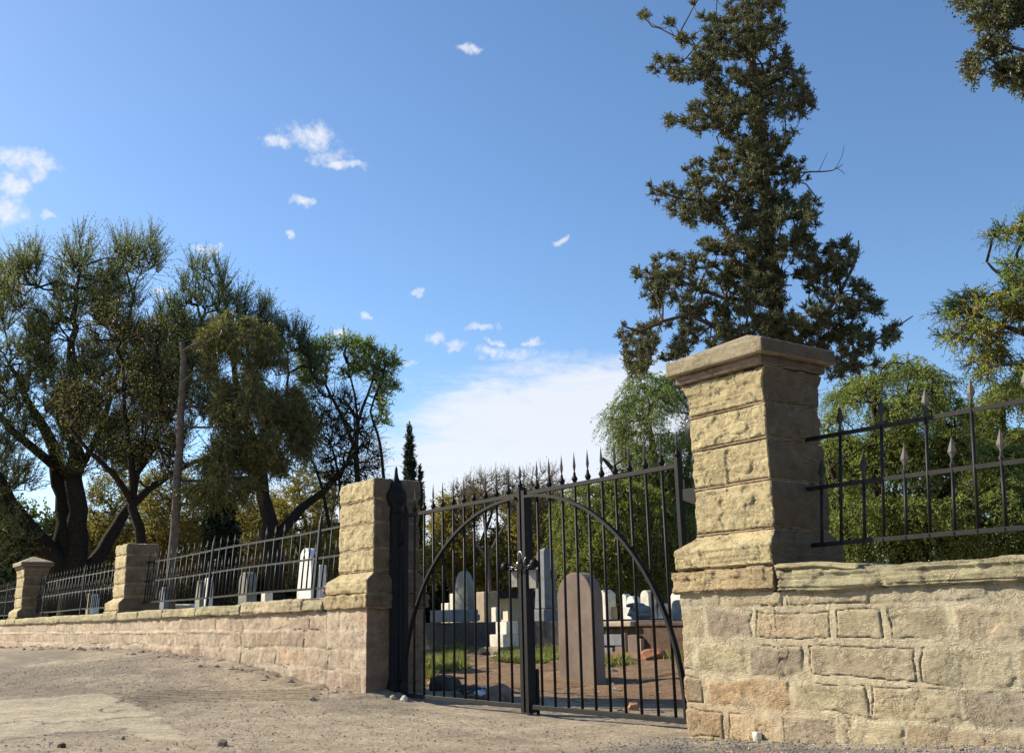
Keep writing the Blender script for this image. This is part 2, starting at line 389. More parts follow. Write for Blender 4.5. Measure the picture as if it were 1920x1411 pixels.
col = col+(pale-col)*(patch*(.55+.4*vn(GX*3, GY*3, 0, 44)))[..., None]; col = col*(1-.45*pcr[..., None]); col = col+(tan_*1.1-col)*(light*.7)[..., None]
col = col+(blue-col)*(gravel*.75*ss(.25, .6, vn(GX*5, GY*5, 0, 61)))[..., None]
ins_ = ss(.9, 2.2, GY+.5*fbm(GX, GY, 0, 3, 8))[..., None]
sc_ = soil+(soil2-soil)*(.5+.5*fbm(GX*1.1, GY*1.1, 0, 4, 71))[..., None]
gmask = ss(.48, .62, vn(GX*.45, GY*.45, 0, 81)*.6+.4*vn(GX*2, GY*2, 0, 82))*ss(7, 11, GY)
sc_ = sc_+(grn-sc_)*(gmask*.7)[..., None]
col = col+(sc_-col)*ins_
peb = (st > .84)[..., None]; col = np.where(peb & near[..., None], col*(.75+.9*vn(GX*40, GY*40, 0, 90))[..., None], col)
nx, ny = len(gx), len(gy); idx = np.arange(nx*ny).reshape(nx, ny)
Fq = np.stack([idx[:-1, :-1], idx[1:, :-1], idx[1:, 1:], idx[:-1, 1:]], -1).reshape(-1, 4)
def f_ground(q):
    co = obj_co(q); c = q.n('ShaderNodeAttribute', attribute_name='Col').outputs['Color']
    tr = q.n('ShaderNodeAttribute', attribute_name='tread').outputs['Fac']
    a = q.noise(3.2, 8, .8, co); b = q.noise(26., 6, .85, co); g = q.noise(120., 3, .85, co)
    f = q.m('MULTIPLY_ADD', a, .45, q.m('MULTIPLY_ADD', b, .55, q.m('MULTIPLY', g, .35)))
    v = q.n('ShaderNodeMapRange', {0: f, 1: .56, 2: .82, 3: .52, 4: 1.5}).outputs[0]
    c = q.n('ShaderNodeVectorMath', {0: c, 'Scale': v}, operation='SCALE').outputs[0]
    vo = q.n('ShaderNodeTexVoronoi', {'Vector': co, 'Scale': 42.}); vd = vo.outputs['Distance']
    pb = q.n('ShaderNodeMapRange', {0: vd, 1: .16, 2: .30, 3: 1., 4: 0.}).outputs[0]
    sel = q.m('GREATER_THAN', q.n('ShaderNodeSeparateColor', {0: vo.outputs['Color']}).outputs[0], .72)
    pbs = q.m('MULTIPLY', pb, sel)
    c = q.mix(q.m('MULTIPLY', pbs, .6), c, q.ramp(q.n('ShaderNodeSeparateColor', {0: vo.outputs['Color']}).outputs[1], [(0., (.12, .10, .08)), (.5, (.33, .27, .21)), (1., (.50, .45, .37))]))
    wv = q.n('ShaderNodeTexWave', {'Vector': q.n('ShaderNodeMapping', {'Vector': co, 'Rotation': (0, 0, .5)}).outputs[0], 'Scale': 2.6, 'Distortion': .4, 'Detail': 2., 'Detail Scale': 3.}).outputs['Fac']
    c = q.mix(q.m('MULTIPLY', q.m('MULTIPLY', tr, wv), .75), c, (.10, .075, .05))
    h_ = q.m('ADD', q.m('MULTIPLY_ADD', b, 1.2, q.m('MULTIPLY', g, .5)), q.m('SUBTRACT', q.m('MULTIPLY', pbs, .8), q.m('MULTIPLY', q.m('MULTIPLY', tr, wv), .9)))
    return c, (h_, 1., .022), {}
M_ground = mat('gravelly_earth', f_ground, .95, .12)
g_ = np_mesh('ground', np.stack([GX, GY, GZ], -1).reshape(-1, 3), Fq, M_ground, attrs={'Col': col.reshape(-1, 3), 'tread': tread.ravel()})
tag(g_, kind='structure')

# ------------------------------------------------------------------ masonry
def masonry(x, z, seed, z0, courses, tints, mort, wmin=.28, wmax=.75, smear=.5):
    """returns displacement (outwards), colour for face coords x,z"""
    xw = x+.030*fbm(x*5, z*5, 0, 4, seed+1); zw = z+.026*fbm(x*3, z*3, 5, 4, seed+2)+.012*np.sin(x*1.1+seed)
    cz = np.array(courses); k = np.clip(np.searchsorted(cz, zw)-1, 0, len(cz)-2)
    zl, zh = cz[k], cz[k+1]
    # block boundaries by course
    xl = np.zeros_like(x); xr = np.zeros_like(x); bid = np.zeros_like(x)
    for c_ in range(len(cz)-1):
        r = np.random.default_rng(seed*31+c_); e = [-60.]
        e = np.cumsum(np.concatenate([[-34+r.random()], r.uniform(wmin, wmax, 110)]))
        m_ = k == c_; j = np.clip(np.searchsorted(e, xw[m_])-1, 0, len(e)-2)
        xl[m_] = e[j]; xr[m_] = e[j+1]; bid[m_] = j+c_*977
    d = np.minimum(np.minimum(xw-xl, xr-xw), np.minimum(zw-zl, zh-zw))
    s_ = np.full_like(x, seed); r1 = _h(bid, s_); r2 = _h(bid, s_+5); r3 = _h(bid, s_+9)
    jw = .006+.026*smear*ss(.35, .8, vn(x*2.3, z*3.3, 0, seed+7))+.006*vn(x*9, z*9, 0, seed+8)
    d = d+.007*fbm(x*18, z*18, 0, 3, seed+6)
    blk = ss(jw*.5, jw*1.3+.010, d)
    rock = .010*fbm(x*5, z*9, 0, 6, seed+10, .66)+.005*fbm(x*30, z*50, 0, 4, seed+11, .7)
    chips = -.008*ss(.62, .74, vn(x*8, z*14, 0, seed+15))*vn(x*3, z*3, 0, seed+16)
    bul = .004*ss(0, .04, d)
    disp = blk*(bul+rock+chips+.010*(r2-.5))+(1-blk)*(-.002+.006*fbm(x*10, z*10, 0, 5, seed+21, .65))
    crack = (1-ss(.0, .0050, np.abs(d-jw*.75)))*ss(.52, .66, vn(x*2.6, z*3.2, 0, seed+23))
    fis = np.abs(fbm(x*2.2, z*3.4, 0, 4, seed+50)); fis = (1-ss(0, .010, fis))*ss(.5, .62, vn(x*1.7+5, z*2.1, 0, seed+51)); crack = np.maximum(crack, fis*.5)
    disp = disp-crack*.015
    tt = np.array(tints); ti = (r1*len(tt)).astype(int).clip(0, len(tt)-1); colr = tt[ti]*(.86+.28*r3)[..., None]
    stain = fbm(x*2.2, z*3.4, 0, 4, seed+30)
    colr = colr*(1+.26*stain)[..., None]; colr = colr+(np.array(mort)-colr)*(.6*ss(.5, .7, fbm(x*4.5, z*6, 0, 5, seed+31, .65)*.5+.5))[..., None]
    bed = fbm(x*2, z*26, 0, 3, seed+33); colr = colr*(1+.10*bed)[..., None]
    mc = np.array(mort)*(1+.15*fbm(x*5, z*5, 0, 3, seed+35))[..., None]
    sm = smear*.75*ss(.48, .65, fbm(x*1.3, z*1.9, 0, 4, seed+40)*.5+.5)            # lime wash smeared over the faces
    blk2 = (blk*(1-sm))[..., None]
    colr = colr*blk2+mc*(1-blk2)
    colr = colr*(1-.7*crack)[..., None]
    return disp, colr
def grid_faces(n, m_): i = np.arange(n*m_).reshape(n, m_); return np.stack([i[:-1, :-1], i[1:, :-1], i[1:, 1:], i[:-1, 1:]], -1).reshape(-1, 4)
CR_R = [-.3, -.085, .125, .325, .535, .735, 1.0]
CR_L = [-.3, -.02, .21, .42, .62, .84, 1.1]
TR = [(.41, .325, .225), (.53, .43, .28), (.48, .37, .24), (.37, .30, .22), (.54, .38, .225), (.50, .42, .27)]
TL = [(.48, .365, .27), (.52, .40, .29), (.47, .345, .255), (.53, .42, .305), (.54, .39, .27)]
MO_R, MO_L = (.64, .54, .37), (.62, .515, .385)
def wall_disp(x, z, side):
    if side == 'R': 
        d, c = masonry(x, z, 5, 0, CR_R, TR, MO_R, smear=1.0)
        low = ss(.35, .0, z)*ss(-3.9, -4.6, x); c = c*(1-low[..., None]*.35)+np.array([.62, .38, .20])*(low[..., None]*.35)
        up = ss(.70, .78, z+.03*fbm(x*4, z*4, 0, 3, 3)); c = c*(1-up[..., None]*.8)+np.array([.55, .475, .33])*(up[..., None]*.8)
        gr = ss(-3.6, -2.9, x)[..., None]*.3; c = c*(1-gr)+c.mean(-1, keepdims=True)*np.array([1.05, 1.02, .80])*gr
        return d, c
    d, c = masonry(x, z, 11, 0, CR_L, TL, MO_L, wmin=.42, wmax=.95, smear=.55)
    lb = (1-ss(.010, .030, np.abs(z-.615+.012*fbm(x*2, x*0, 0, 3, 77))))*ss(-11.5, -13., x)*(.5+.5*ss(.35, .6, vn(x*1.5, z*0, 0, 78)))
    d = d+lb*.016; c = c+(np.array([.62, .52, .40])-c)*lb[..., None]
    return d, c
def ring(name, x0, x1, y0, y1, z0, z1, res, side, parent, mt=M_stone, top=True):
    """masonry block box seen from outside, unrolled perimeter"""
    per = [(x0-(y1-y0), x0), (x0, x1), (x1, x1+(y1-y0))]
    us = np.concatenate([np.arange(per[0][0], x0, res*2), np.arange(x0, x1, res), np.arange(x1, x1+(y1-y0)+res*.5, res)])
    us = np.append(us, x1+(y1-y0)+(x1-x0)+.001*0+0.0) if False else us
    zs = np.arange(z0, z1+res*.5, res); U, Z = np.meshgrid(us, zs, indexing='ij')
    D, CC = wall_disp(U, Z, side)
    bx = np.clip(U, x0, x1); by = np.where(U < x0, y0+(x0-U), np.where(U > x1, y0+(U-x1), y0))
    b = .03; nxx = ss(x1-b, x1, U)-ss(x0+b, x0, U); nyy = -np.where((U >= x0) & (U <= x1), 1., 0)-np.where(U > x1, 1-ss(x1, x1+b, U), 0)-np.where(U < x0, 1-ss(x0, x0-b, U), 0)
    sd_ = ss(x1-.004, x1+.012, U)[..., None]; CC = CC*(1-sd_*.80)+sd_*.80*np.array([.22, .145, .095])*(1+.25*fbm(U*4, Z*4, 0, 4, 66))[..., None]  # right end face: brown stone tint, with its shade painted into the colour
    nxx = np.clip(nxx+np.where(U > x1, 1., 0)-np.where(U < x0, 1., 0), -1, 1)
    ln = np.maximum(np.hypot(nxx, nyy), 1e-6); nxx, nyy = nxx/ln, nyy/ln
    V = np.stack([bx+nxx*D, by+nyy*D, Z], -1)
    n_, m_ = U.shape; Fs = grid_faces(n_, m_)
    V = V.reshape(-1, 3); cc = CC.reshape(-1, 3)
    # back face and top
    i = np.arange(n_*m_).reshape(n_, m_)
    back = [[i[0, 0], i[0, -1], i[-1, -1], i[-1, 0]]]
    topf = [[i[j, -1] for j in range(n_)]]
    o = np_mesh(name, V, [Fs, np.array(back), np.array(topf)], mt, parent, attrs={'Col': cc})
    return o
# rock box: displaced box
def box_grid(lo, hi, res):
    lo, hi = np.array(lo, float), np.array(hi, float); n = np.maximum(2, np.ceil((hi-lo)/res).astype(int)+1)
    ax = [np.linspace(lo[i], hi[i], n[i]) for i in range(3)]; Vs, Fs, off_ = [], [], 0
    for a in range(3):
        b, c = (a+1) % 3, (a+2) % 3
        for s_ in (0, 1):
            B, Cc = np.meshgrid(ax[b], ax[c], indexing='ij'); P = np.zeros(B.shape+(3,))
            P[..., a] = (hi if s_ else lo)[a]; P[..., b] = B; P[..., c] = Cc
            f = grid_faces(*B.shape)+off_
            if not s_: f = f[:, ::-1]
            Vs.append(P.reshape(-1, 3)); Fs.append(f); off_ += B.size
    V = np.concatenate(Vs); Fc = np.concatenate(Fs)
    key = np.round((V-lo)/1e-4).astype(np.int64); _, ui, inv = np.unique(key, axis=0, return_index=True, return_inverse=True)
    return V[ui], inv.reshape(-1)[Fc]
def rockbox(lo, hi, res, amp=.012, fs=6., seed=0, rnd=.012, bed=.35, tint=(.46, .39, .235), prof=None, chip=.0, vary=.12, stretch=(1, 1, 1.8)):
    V, Fc = box_grid(lo, hi, res); lo, hi = np.array(lo, float), np.array(hi, float)
    c = (lo+hi)/2; hs = (hi-lo)/2
    inner = np.minimum(np.maximum(V, lo+np.minimum(rnd, hs*.9)), hi-np.minimum(rnd, hs*.9)); N = V-inner
    l = np.linalg.norm(N, axis=1, keepdims=True); N = N/np.maximum(l, 1e-9)
    X, Y, Z = V[:, 0]*stretch[0], V[:, 1]*stretch[1], V[:, 2]*stretch[2]
    d = amp*.9*fbm(X*fs, Y*fs, Z*fs, 6, seed, .68)
    rid = 1-np.abs(fbm(X*fs*1.7, Y*fs*1.7, Z*fs*1.7, 4, seed+9)); d = d-amp*.55*ss(.90, .99, rid)*ss(.3, .7, vn(V[:, 0]*6, V[:, 1]*6, V[:, 2]*6, seed+8))
    d = d+bed*amp*fbm(X*2, Y*2, Z*38, 3, seed+5)
    rr = np.minimum(rnd, hs.min()); corner = (np.abs(V-c) > hs-rr*.6).sum(1) >= 2
    d = d-np.where(corner, rr*.3+.8*amp*vn(V[:, 0]*14, V[:, 1]*14, V[:, 2]*14, seed+3), 0)
    if chip: d = d-.62*chip*ss(.56, .66, vn(V[:, 0]*14, V[:, 1]*14, V[:, 2]*19, seed+13))
    V2 = V+N*d[:, None]
    if prof is not None: V2 = prof(V2)
    cc = np.array(tint)*(1+vary*fbm(V[:, 0]*3, V[:, 1]*3, V[:, 2]*5, 4, seed+20)+.10*fbm(V[:, 0]*2, V[:, 1]*2, V[:, 2]*30, 3, seed+22))[:, None]
    cc = cc*(1-.25*ss(.9, .99, rid))[:, None]
    e_ = N[:, 0:1]*ss(.5, .9, N[:, 0:1]); cc = cc*(1-.92*e_)+.92*e_*np.array([.17, .115, .078])*(1+.2*fbm(V[:, 0]*4, V[:, 1]*4, V[:, 2]*5, 3, seed+25))[:, None]  # browner stone on right-facing sides, darkened further to paint in their shade
    return V2, Fc, cc
class RB:
    def __init__(s): s.V = []; s.F = []; s.C = []; s.n = 0
    def add(s, V, Fc, c): s.V.append(V); s.F.append(Fc+s.n); s.C.append(c); s.n += len(V); return s
    def build(s, name, parent=None, mt=M_stone, smooth=True):
        return np_mesh(name, np.concatenate(s.V), np.concatenate(s.F), mt, parent, smooth, {'Col': np.clip(np.concatenate(s.C), 0, 1)})
YT = (.61, .50, .285)          # yellow-olive sandstone
PT = (.40, .315, .215)          # pinkish mortar / brownish band
def pier(label, x0, x1, zc, res, seed, cap, side, splay=.09, foot=True):
    """x0..x1 plinth extents; shaft narrower. depth .70"""
    T = thing('gate_pier' if foot else 'wall_pier', label, 'pier', (0, 0, 0)); d0, d1 = -.02, .72
    if foot:
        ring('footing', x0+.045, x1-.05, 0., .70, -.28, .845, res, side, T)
    r = RB()
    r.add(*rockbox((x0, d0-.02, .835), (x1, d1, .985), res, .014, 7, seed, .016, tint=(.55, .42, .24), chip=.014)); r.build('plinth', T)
    s0, s1 = x0+.15, x1-.06; m0, m1 = .075, .63
    def pf(V):
        t_ = ss(1.0, .2, (V[:, 2]-.985)/.235); V = V.copy(); cx = (s0+s1)/2
        w0 = .06-.0*t_; k = (1-t_)
        V[:, 0] = np.where(V[:, 0] < cx, V[:, 0]+0, V[:, 0]); return V
    zb = 1.215
    def splayf(V):
        f = np.clip((zb-V[:, 2])/(zb-.985), 0, 1); f = ss(0, .45, f); V = V.copy()
        cx = (s0+s1)/2; cy = (m0+m1)/2
        V[:, 0] += np.where(V[:, 0] < cx, -(s0-x0-.02), (x1-.015-s1))*f
        V[:, 1] += np.where(V[:, 1] < cy, -(m0-d0-.0), (d1-.02-m1))*f
        return V
    b = RB(); b.add(*rockbox((s0, m0, .988), (s1, m1, zb), res, .012, 7, seed+3, .014, tint=YT, prof=splayf, chip=.010, bed=.9)); b.build('base', T)
    sh = RB(); zs = [zb+.006]+list(zc)
    rs = np.random.default_rng(seed)
    for i in range(len(zs)-1):
        a, c_ = zs[i], zs[i+1]; e = rs.uniform(-.006, .01, 4)
        def bul(V, a=a, c_=c_):
            f = np.sin(np.clip((V[:, 2]-a)/(c_-a), 0, 1)*math.pi); V = V.copy(); cx = (s0+s1)/2; cy = (m0+m1)/2
            V[:, 0] += np.sign(V[:, 0]-cx)*.008*f*(np.abs(V[:, 0]-cx) > .25); V[:, 1] += np.sign(V[:, 1]-cy)*.008*f*(np.abs(V[:, 1]-cy) > .2); return V
        top = i == len(zs)-2 and cap
        def flare(V, a=a, c_=c_, top=top, bul=bul):
            V = bul(V)
            if top:
                f = ss(.55, 1., (V[:, 2]-a)/(c_-a)); cx = (s0+s1)/2; cy = (m0+m1)/2
                V[:, 0] += np.sign(V[:, 0]-cx)*.045*f*(np.abs(V[:, 0]-cx) > .22); V[:, 1] += np.sign(V[:, 1]-cy)*.02*f*(np.abs(V[:, 1]-cy) > .2)
            return V
        tn = np.array(YT)*rs.uniform(.93, 1.06)
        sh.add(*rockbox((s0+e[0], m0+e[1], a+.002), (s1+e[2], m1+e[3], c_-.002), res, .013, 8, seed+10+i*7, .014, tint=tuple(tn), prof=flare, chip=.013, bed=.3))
        sh.add(*rockbox((s0+.004, m0+.004, a-.008), (s1-.004, m1-.004, a+.008), max(res, .012), .006, 9, seed+40+i, .006, tint=(.50, .36, .25)))
    sh.build('shaft', T)
    if cap:
        zt = zs[-1]
        k = RB(); k.add(*rockbox((s0-.055, m0-.05, zt+.002), (s1+.045, m1+.05, zt+.062), max(res, .01), .006, 6, seed+60, .012, tint=(.40, .29, .20))); k.build('necking', T)
        cp = RB(); a, c_ = zt+.064, zt+.064+.095
        mx0, mx1, my0, my1 = s0-.10, s1+.10, m0-.10, m1+.10
        V, Fc, cc = rockbox((mx0, my0, a), (mx1, my1, c_), max(res, .01), .004, 6, seed+70, .012, tint=(.44, .365, .245), vary=.08)
        tp = ss(c_-.02, c_-.001, V[:, 2]); q = 1-np.maximum(np.abs(V[:, 0]-(mx0+mx1)/2)/((mx1-mx0)/2), np.abs(V[:, 1]-(my0+my1)/2)/((my1-my0)/2))
        V[:, 2] += tp*np.clip(q, 0, 1)*.17
        cp.add(V, Fc, cc); cp.build('capstone', T)
    return T
pier('large gate pier of rough yellow sandstone with pyramid cap, right of the iron gate', -5.06, -4.17, [1.50, 1.745, 2.02, 2.235][1:] if False else [1.53, 1.80, 2.03, 2.27], .0075, 101, True, 'R')
pier('left gate pier of rough yellow sandstone without a capstone, beside the cast iron post', -10.47, -9.46, [1.45, 1.72, 1.97, 2.19], .012, 202, False, 'L')
pier('capless stone pier between the two left railing panels', -19.55, -18.63, [1.45, 1.72, 1.95, 2.15], .02, 303, False, 'L', foot=False)
pier('farthest stone pier with a pyramid cap, far left of the wall', -28.6, -27.5, [1.45, 1.72, 1.95, 2.16], .03, 404, True, 'L', foot=False)

# walls -----------------------------------------------------------------------
def wall(label, segs, z0, z1, side, res_list, copings, seed, tintc):
    T = thing('stone_wall', label, 'wall')
    xs = np.concatenate([np.arange(a, b, r) for (a, b, r) in segs]+[[segs[-1][1]]])
    zs = np.arange(z0, z1+.001, res_list); U, Z = np.meshgrid(xs, zs, indexing='ij')
    D, CC = wall_disp(U, Z, side)
    fadeE = 0
    V = np.stack([U, -D, Z], -1).reshape(-1, 3); n_, m_ = U.shape; i = np.arange(n_*m_).reshape(n_, m_)
    nb = len(V); Vb = np.array([[xs[0], .5, z0], [xs[-1], .5, z0], [xs[-1], .5, z1], [xs[0], .5, z1]])
    Fs = grid_faces(n_, m_)
    q = [np.array([[nb+1, nb+0, nb+3, nb+2]]), np.array([list(i[:, -1])+[nb+2, nb+3]]), np.array([list(i[-1, :])[::-1]+[nb+2, nb+1][::-1]][:1]), np.array([list(i[0, :])+[nb+3, nb]])]
    np_mesh('masonry', np.concatenate([V, Vb]), [Fs]+q, M_stone, T, attrs={'Col': np.concatenate([CC.reshape(-1, 3), np.tile([.4, .3, .2], (4, 1))])})
    for j, (a, b, zb, zt, yo, rs_, tn) in enumerate(copings):
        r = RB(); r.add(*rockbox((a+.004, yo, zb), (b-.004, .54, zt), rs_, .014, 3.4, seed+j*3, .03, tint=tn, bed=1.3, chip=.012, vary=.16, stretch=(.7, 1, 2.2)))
        r.build('coping_stone', T)
    return T
OT = (.47, .42, .265); OT2 = (.53, .46, .28); SM = (.56, .46, .30)
cr = [(-4.165, -2.55, .822, .952, -.045, .0085, OT), (-2.55, -1.3, .825, .955, -.04, .012, OT2), (-1.3, .4, .822, .95, -.045, .02, OT)]
wr = wall('near stone wall of smeared rubble courses under coping, right of the gate', [(-4.24, -1.9, .0065), (-1.9, .4, .02)], -.28, .826, 'R', .0065, cr, 500, OT)
# split upper slab at the pier end of the coping
r = RB(); r.add(*rockbox((-4.16, -.055, .948), (-3.55, .53, .992), .0085, .009, 5, 530, .02, tint=OT2, bed=1.2, prof=lambda V: np.c_[V[:, 0], V[:, 1], V[:, 2]-.035*ss(-3.9, -3.5, V[:, 0])])); r.build('coping_stone', wr)
cl_ = []; x = -10.47; rr = random.Random(4)
edges = [-10.46, -11.0, -12.9, -14.6, -16.1, -17.4, -18.62, -19.56, -21.2, -22.9, -24.4, -26.0, -27.5, -28.7, -30.2, -33]
for k in range(len(edges)-1):
    tn = SM if k == 1 else (OT2 if k % 2 else (.46, .40, .25)); tall = .0
    cl_.append((edges[k+1], edges[k], .815, .955 if k != 1 else .975, -.05, .013 if k < 4 else .03, tn))
wall('long low pinkish stone wall with coping, running left from the gate pier', [(-33, -20, .035), (-20, -14, .02), (-14, -10.43, .011)], -.28, .82, 'L', .011, cl_, 600, OT)

# ------------------------------------------------------------------ railings
def spear(mb, x, y, z, h, w, ly=0., neck=.012):
    """leaf shaped blade with a ridge, standing at z"""
    prof = [(0, neck*.9), (.06, neck*1.25), (.12, neck*1.35), (.18, neck*.8), (.30, neck*.6)]
    P = [(x, y+ly*h*t_, z+h*t_) for t_, _ in prof]; mb.tube(P, [r for _, r in prof], 6)
    V = [(x, y+ly*h*.22, z+h*.22), (x-w/2, y+ly*h*.52, z+h*.52), (x, y+ly*h*.52-w*.14, z+h*.52), (x+w/2, y+ly*h*.52, z+h*.52), (x, y+ly*h*.52+w*.14, z+h*.52), (x, y+ly*h, z+h)]
    mb.add(V, [[0, 2, 1], [0, 3, 2], [0, 4, 3], [0, 1, 4], [5, 1, 2], [5, 2, 3], [5, 3, 4], [5, 4, 1]])
def railing(label, xa, xb, talls, lean, posts, group, wrf, simple=False, zr=(1.11, 1.475, 1.81), mt=M_wiron):
    T = thing('railing_panel', label, 'railing', (0, 0, 0), group)
    Y0 = .42-lean*.35
    yz = lambda z: Y0+lean*(z-1.11)
    for zi, z in enumerate(zr):
        mb = MB(); n_ = 10; xs = np.linspace(xa, xb, n_+1)
        P = [(x, yz(z), z+.006*math.sin(x*1.3+zi)) for x in xs]
        V = []; hh, ww = .013, .008
        for x, y, zz in P: V += [(x, y-ww, zz-hh), (x, y+ww, zz-hh), (x, y+ww, zz+hh), (x, y-ww, zz+hh)]
        Fs = [[i*4+j, i*4+(j+1) % 4, i*4+4+(j+1) % 4, i*4+4+j] for i in range(n_) for j in range(4)]+[[3, 2, 1, 0], [n_*4+j for j in range(4)]]
        mb.add(V, Fs).build('rail', mt, T)
    mp = {}
    def proto(kind):
        zt = 1.815 if kind == 't' else 1.49
        m1 = MB(); m1.tube([(0, 0, 1.105), (0, lean*(zt-1.105), zt)], .0105, 8); 
        m2 = MB(); spear(m2, 0, lean*(zt-1.105), zt-.003, .185, .058, lean, .0115)
        if simple:
            spear(m1, 0, lean*(zt-1.105), zt-.003, .185, .058, lean, .0115); return m1.build('picket', mt, T), None
        p = m1.build('picket', mt, T, True); f = m2.build('finial', M_finial if xb > 0 else mt, p); return p, f
    first = {}
    def place(kind, x):
        dx = rr.uniform(-.006, .006)
        if kind not in first: first[kind] = proto(kind); p = first[kind][0]
        else: p = copy_tree(first[kind][0], T)
        p.location = (x+dx, yz(1.105), 0); p.rotation_euler = (0, rr.uniform(-.006, .006), 0)
    for x in talls:
        if xa-.01 < x < xb+.01 and not any(abs(x-p) < .05 for p in posts): place('t', x)
        if xa < x-.15 < xb: place('s', x-.15)
    for p in posts:
        mb = MB(); z0, z1 = .93, 1.90; V = []
        for z in (z0, z1): V += [(p-.02, yz(z)-.02, z), (p+.02, yz(z)-.02, z), (p+.02, yz(z)+.02, z), (p-.02, yz(z)+.02, z)]
        V.append((p, yz(z1+.15), z1+.15))
        mb.add(V, [[0, 1, 5, 4], [1, 2, 6, 5], [2, 3, 7, 6], [3, 0, 4, 7], [3, 2, 1, 0], [4, 5, 8], [5, 6, 8], [6, 7, 8], [7, 4, 8]]).build('post', mt, T)
    return T
RG = 'spear topped railings on the wall'
railing('near iron railing panel with tall and short spears, right of the capped gate pier', -4.27, .6, [-3.954+.2995*i for i in range(15)], .14, [], RG, 1)
railing('iron railing panel between the left gate pier and the capless wall pier', -18.75, -10.3, [-10.97-.2925*i+.0 for i in range(27)], .075, [-11.60, -15.35], RG, 1)
railing('shorter looking iron railing panel between the capless pier and the far capped pier', -27.6, -19.5, [-19.7-.2925*i for i in range(27)], .04, [-23.06, -26.74], RG, 1, zr=(1.09, 1.46, 1.79))
railing('farthest iron railing panel at the left edge, beyond the capped pier', -33, -28.5, [-28.7-.2925*i for i in range(15)], .03, [-31.5], RG, 1, True, zr=(1.09, 1.46, 1.79))

# ------------------------------------------------------------------ gate
GYP = .35; ZB, ZT = -.045, 1.775; HX0, HX1, CXG = -9.33, -5.31, -7.25
def leaf_gate(label, hx, cx, tall):
    T = thing('gate_leaf', label, 'gate', (0, 0, 0)); s_ = 1 if cx > hx else -1; wd = abs(cx-hx)
    MB().box((hx-.02, GYP-.025, ZB), (hx+.02, GYP+.025, ZT+.06), .003).build('hinge_stile', M_iron, T)
    st = MB(); st.box((cx-.026, GYP-.03, ZB-.03), (cx+.022, GYP+.055, ZT+(.065 if tall else .03)), .003); so = st.build('closing_stile', M_iron, T)
    a, b = sorted((hx+s_*.021, cx-s_*.027))
    MB().box((a, GYP-.012, ZB), (b, GYP+.030, ZB+.038), .003).build('bottom_rail', M_wiron, T)
    MB().box((a, GYP-.014, ZT-.018), (b, GYP+.014, ZT+.018), .003).build('top_rail', M_iron, T)
    # arch: quarter ellipse flat bar in front
    V = []; n_ = 40; ow, dp = .012, .050
    for i in range(n_+1):
        th = math.pi/2*i/n_; ca, sa = math.cos(th), math.sin(th)
        X = cx-s_*.03-s_*(wd-.06)*ca; Z = ZB+.04+(ZT-.03-ZB-.04)*sa
        nx_, nz_ = -s_*ca/(wd), sa/1.78; l = math.hypot(nx_, nz_); nx_, nz_ = nx_/l, nz_/l
        V += [(X-nx_*ow, GYP-dp, Z-nz_*ow), (X+nx_*ow, GYP-dp, Z+nz_*ow), (X+nx_*ow, GYP-.0125, Z+nz_*ow), (X-nx_*ow, GYP-.0125, Z-nz_*ow)]
    Fs = [[i*4+j, i*4+(j+1) % 4, i*4+4+(j+1) % 4, i*4+4+j] for i in range(n_) for j in range(4)]+[[3, 2, 1, 0], [n_*4+j for j in range(4)]]
    MB().add(V, Fs).build('arch_bar', M_iron, T)
    pk = MB(); pk.tube([(0, 0, ZB+.02), (0, 0, ZT+.02)], .0115, 10); pk = pk.build('picket', M_iron, T, True)
    fb = MB(); fb.lathe((0, 0, ZT+.018), [(.013, 0), (.018, .01), (.027, .03), (.018, .048), (.012, .06), (.010, .085)], 10); spear(fb, 0, 0, ZT+.02, .26, .040, 0, .008)
    fb.build('finial', M_iron, pk)
    for i in range(1, 11):
        p = pk if i == 1 else copy_tree(pk, T); p.location = (hx+s_*wd*i/11+rr.uniform(-.004, .004), GYP+.0, 0); p.rotation_euler = (0, rr.uniform(-.004, .004), 0)
    for X, z in ((hx, ZT+.06), (cx, ZT+.065)) if tall else ((hx, ZT+.06),):
        f2 = MB(); f2.lathe((X, GYP, z-.002), [(.014, 0), (.018, .008), (.025, .022), (.017, .036), (.012, .048), (.011, .06)], 10); spear(f2, X, GYP, z+.015, .19, .052, 0, .009); f2.build('finial', M_iron, T)
    return T
gl = leaf_gate('left leaf of the black iron gate with spear bars and a quarter arch bar', HX0, CXG-.035, True)
gr = leaf_gate('right leaf of the black iron gate, hinged beside the capped stone pier', HX1, CXG+.035, False)
def lockbox(x0, x1, z0, z1, T):
    MB().box((x0, GYP-.02, z0), (x1, GYP+.012, z1), .004).build('lock_box', plain('galvanised_plate', (.10, .09, .08), (.22, .20, .17), 20., .5, .3, .002, .5, .3) if 'galvanised_plate' not in bpy.data.materials else bpy.data.materials['galvanised_plate'], T)
    
lockbox(CXG-.175, CXG-.085, .97, 1.11, gl); lockbox(CXG+.085, CXG+.19, .95, 1.11, gr)
def ball(x, y, z, r, name, parent, k=1., mt=None):
    prof = [(max(.002, r*math.sin(a)), -r*k*math.cos(a)) for a in np.linspace(0.05, math.pi-.05, 11)]
    return MB().lathe((x, y, z), prof, 16).build(name, mt or M_iron, parent, True)
for x, z, T in ((CXG-.19, 1.15, gl), (CXG+.235, 1.155, gr)):
    ball(x, GYP-.07, z, .040, 'knob', T)
for T, sx in ((gl, -1), (gr, 1)):
    MB().box((CXG+sx*.05-.012, GYP+.06, ZB-.10), (CXG+sx*.05+.012, GYP+.085, .28), .003).build('drop_bolt', M_iron, T)
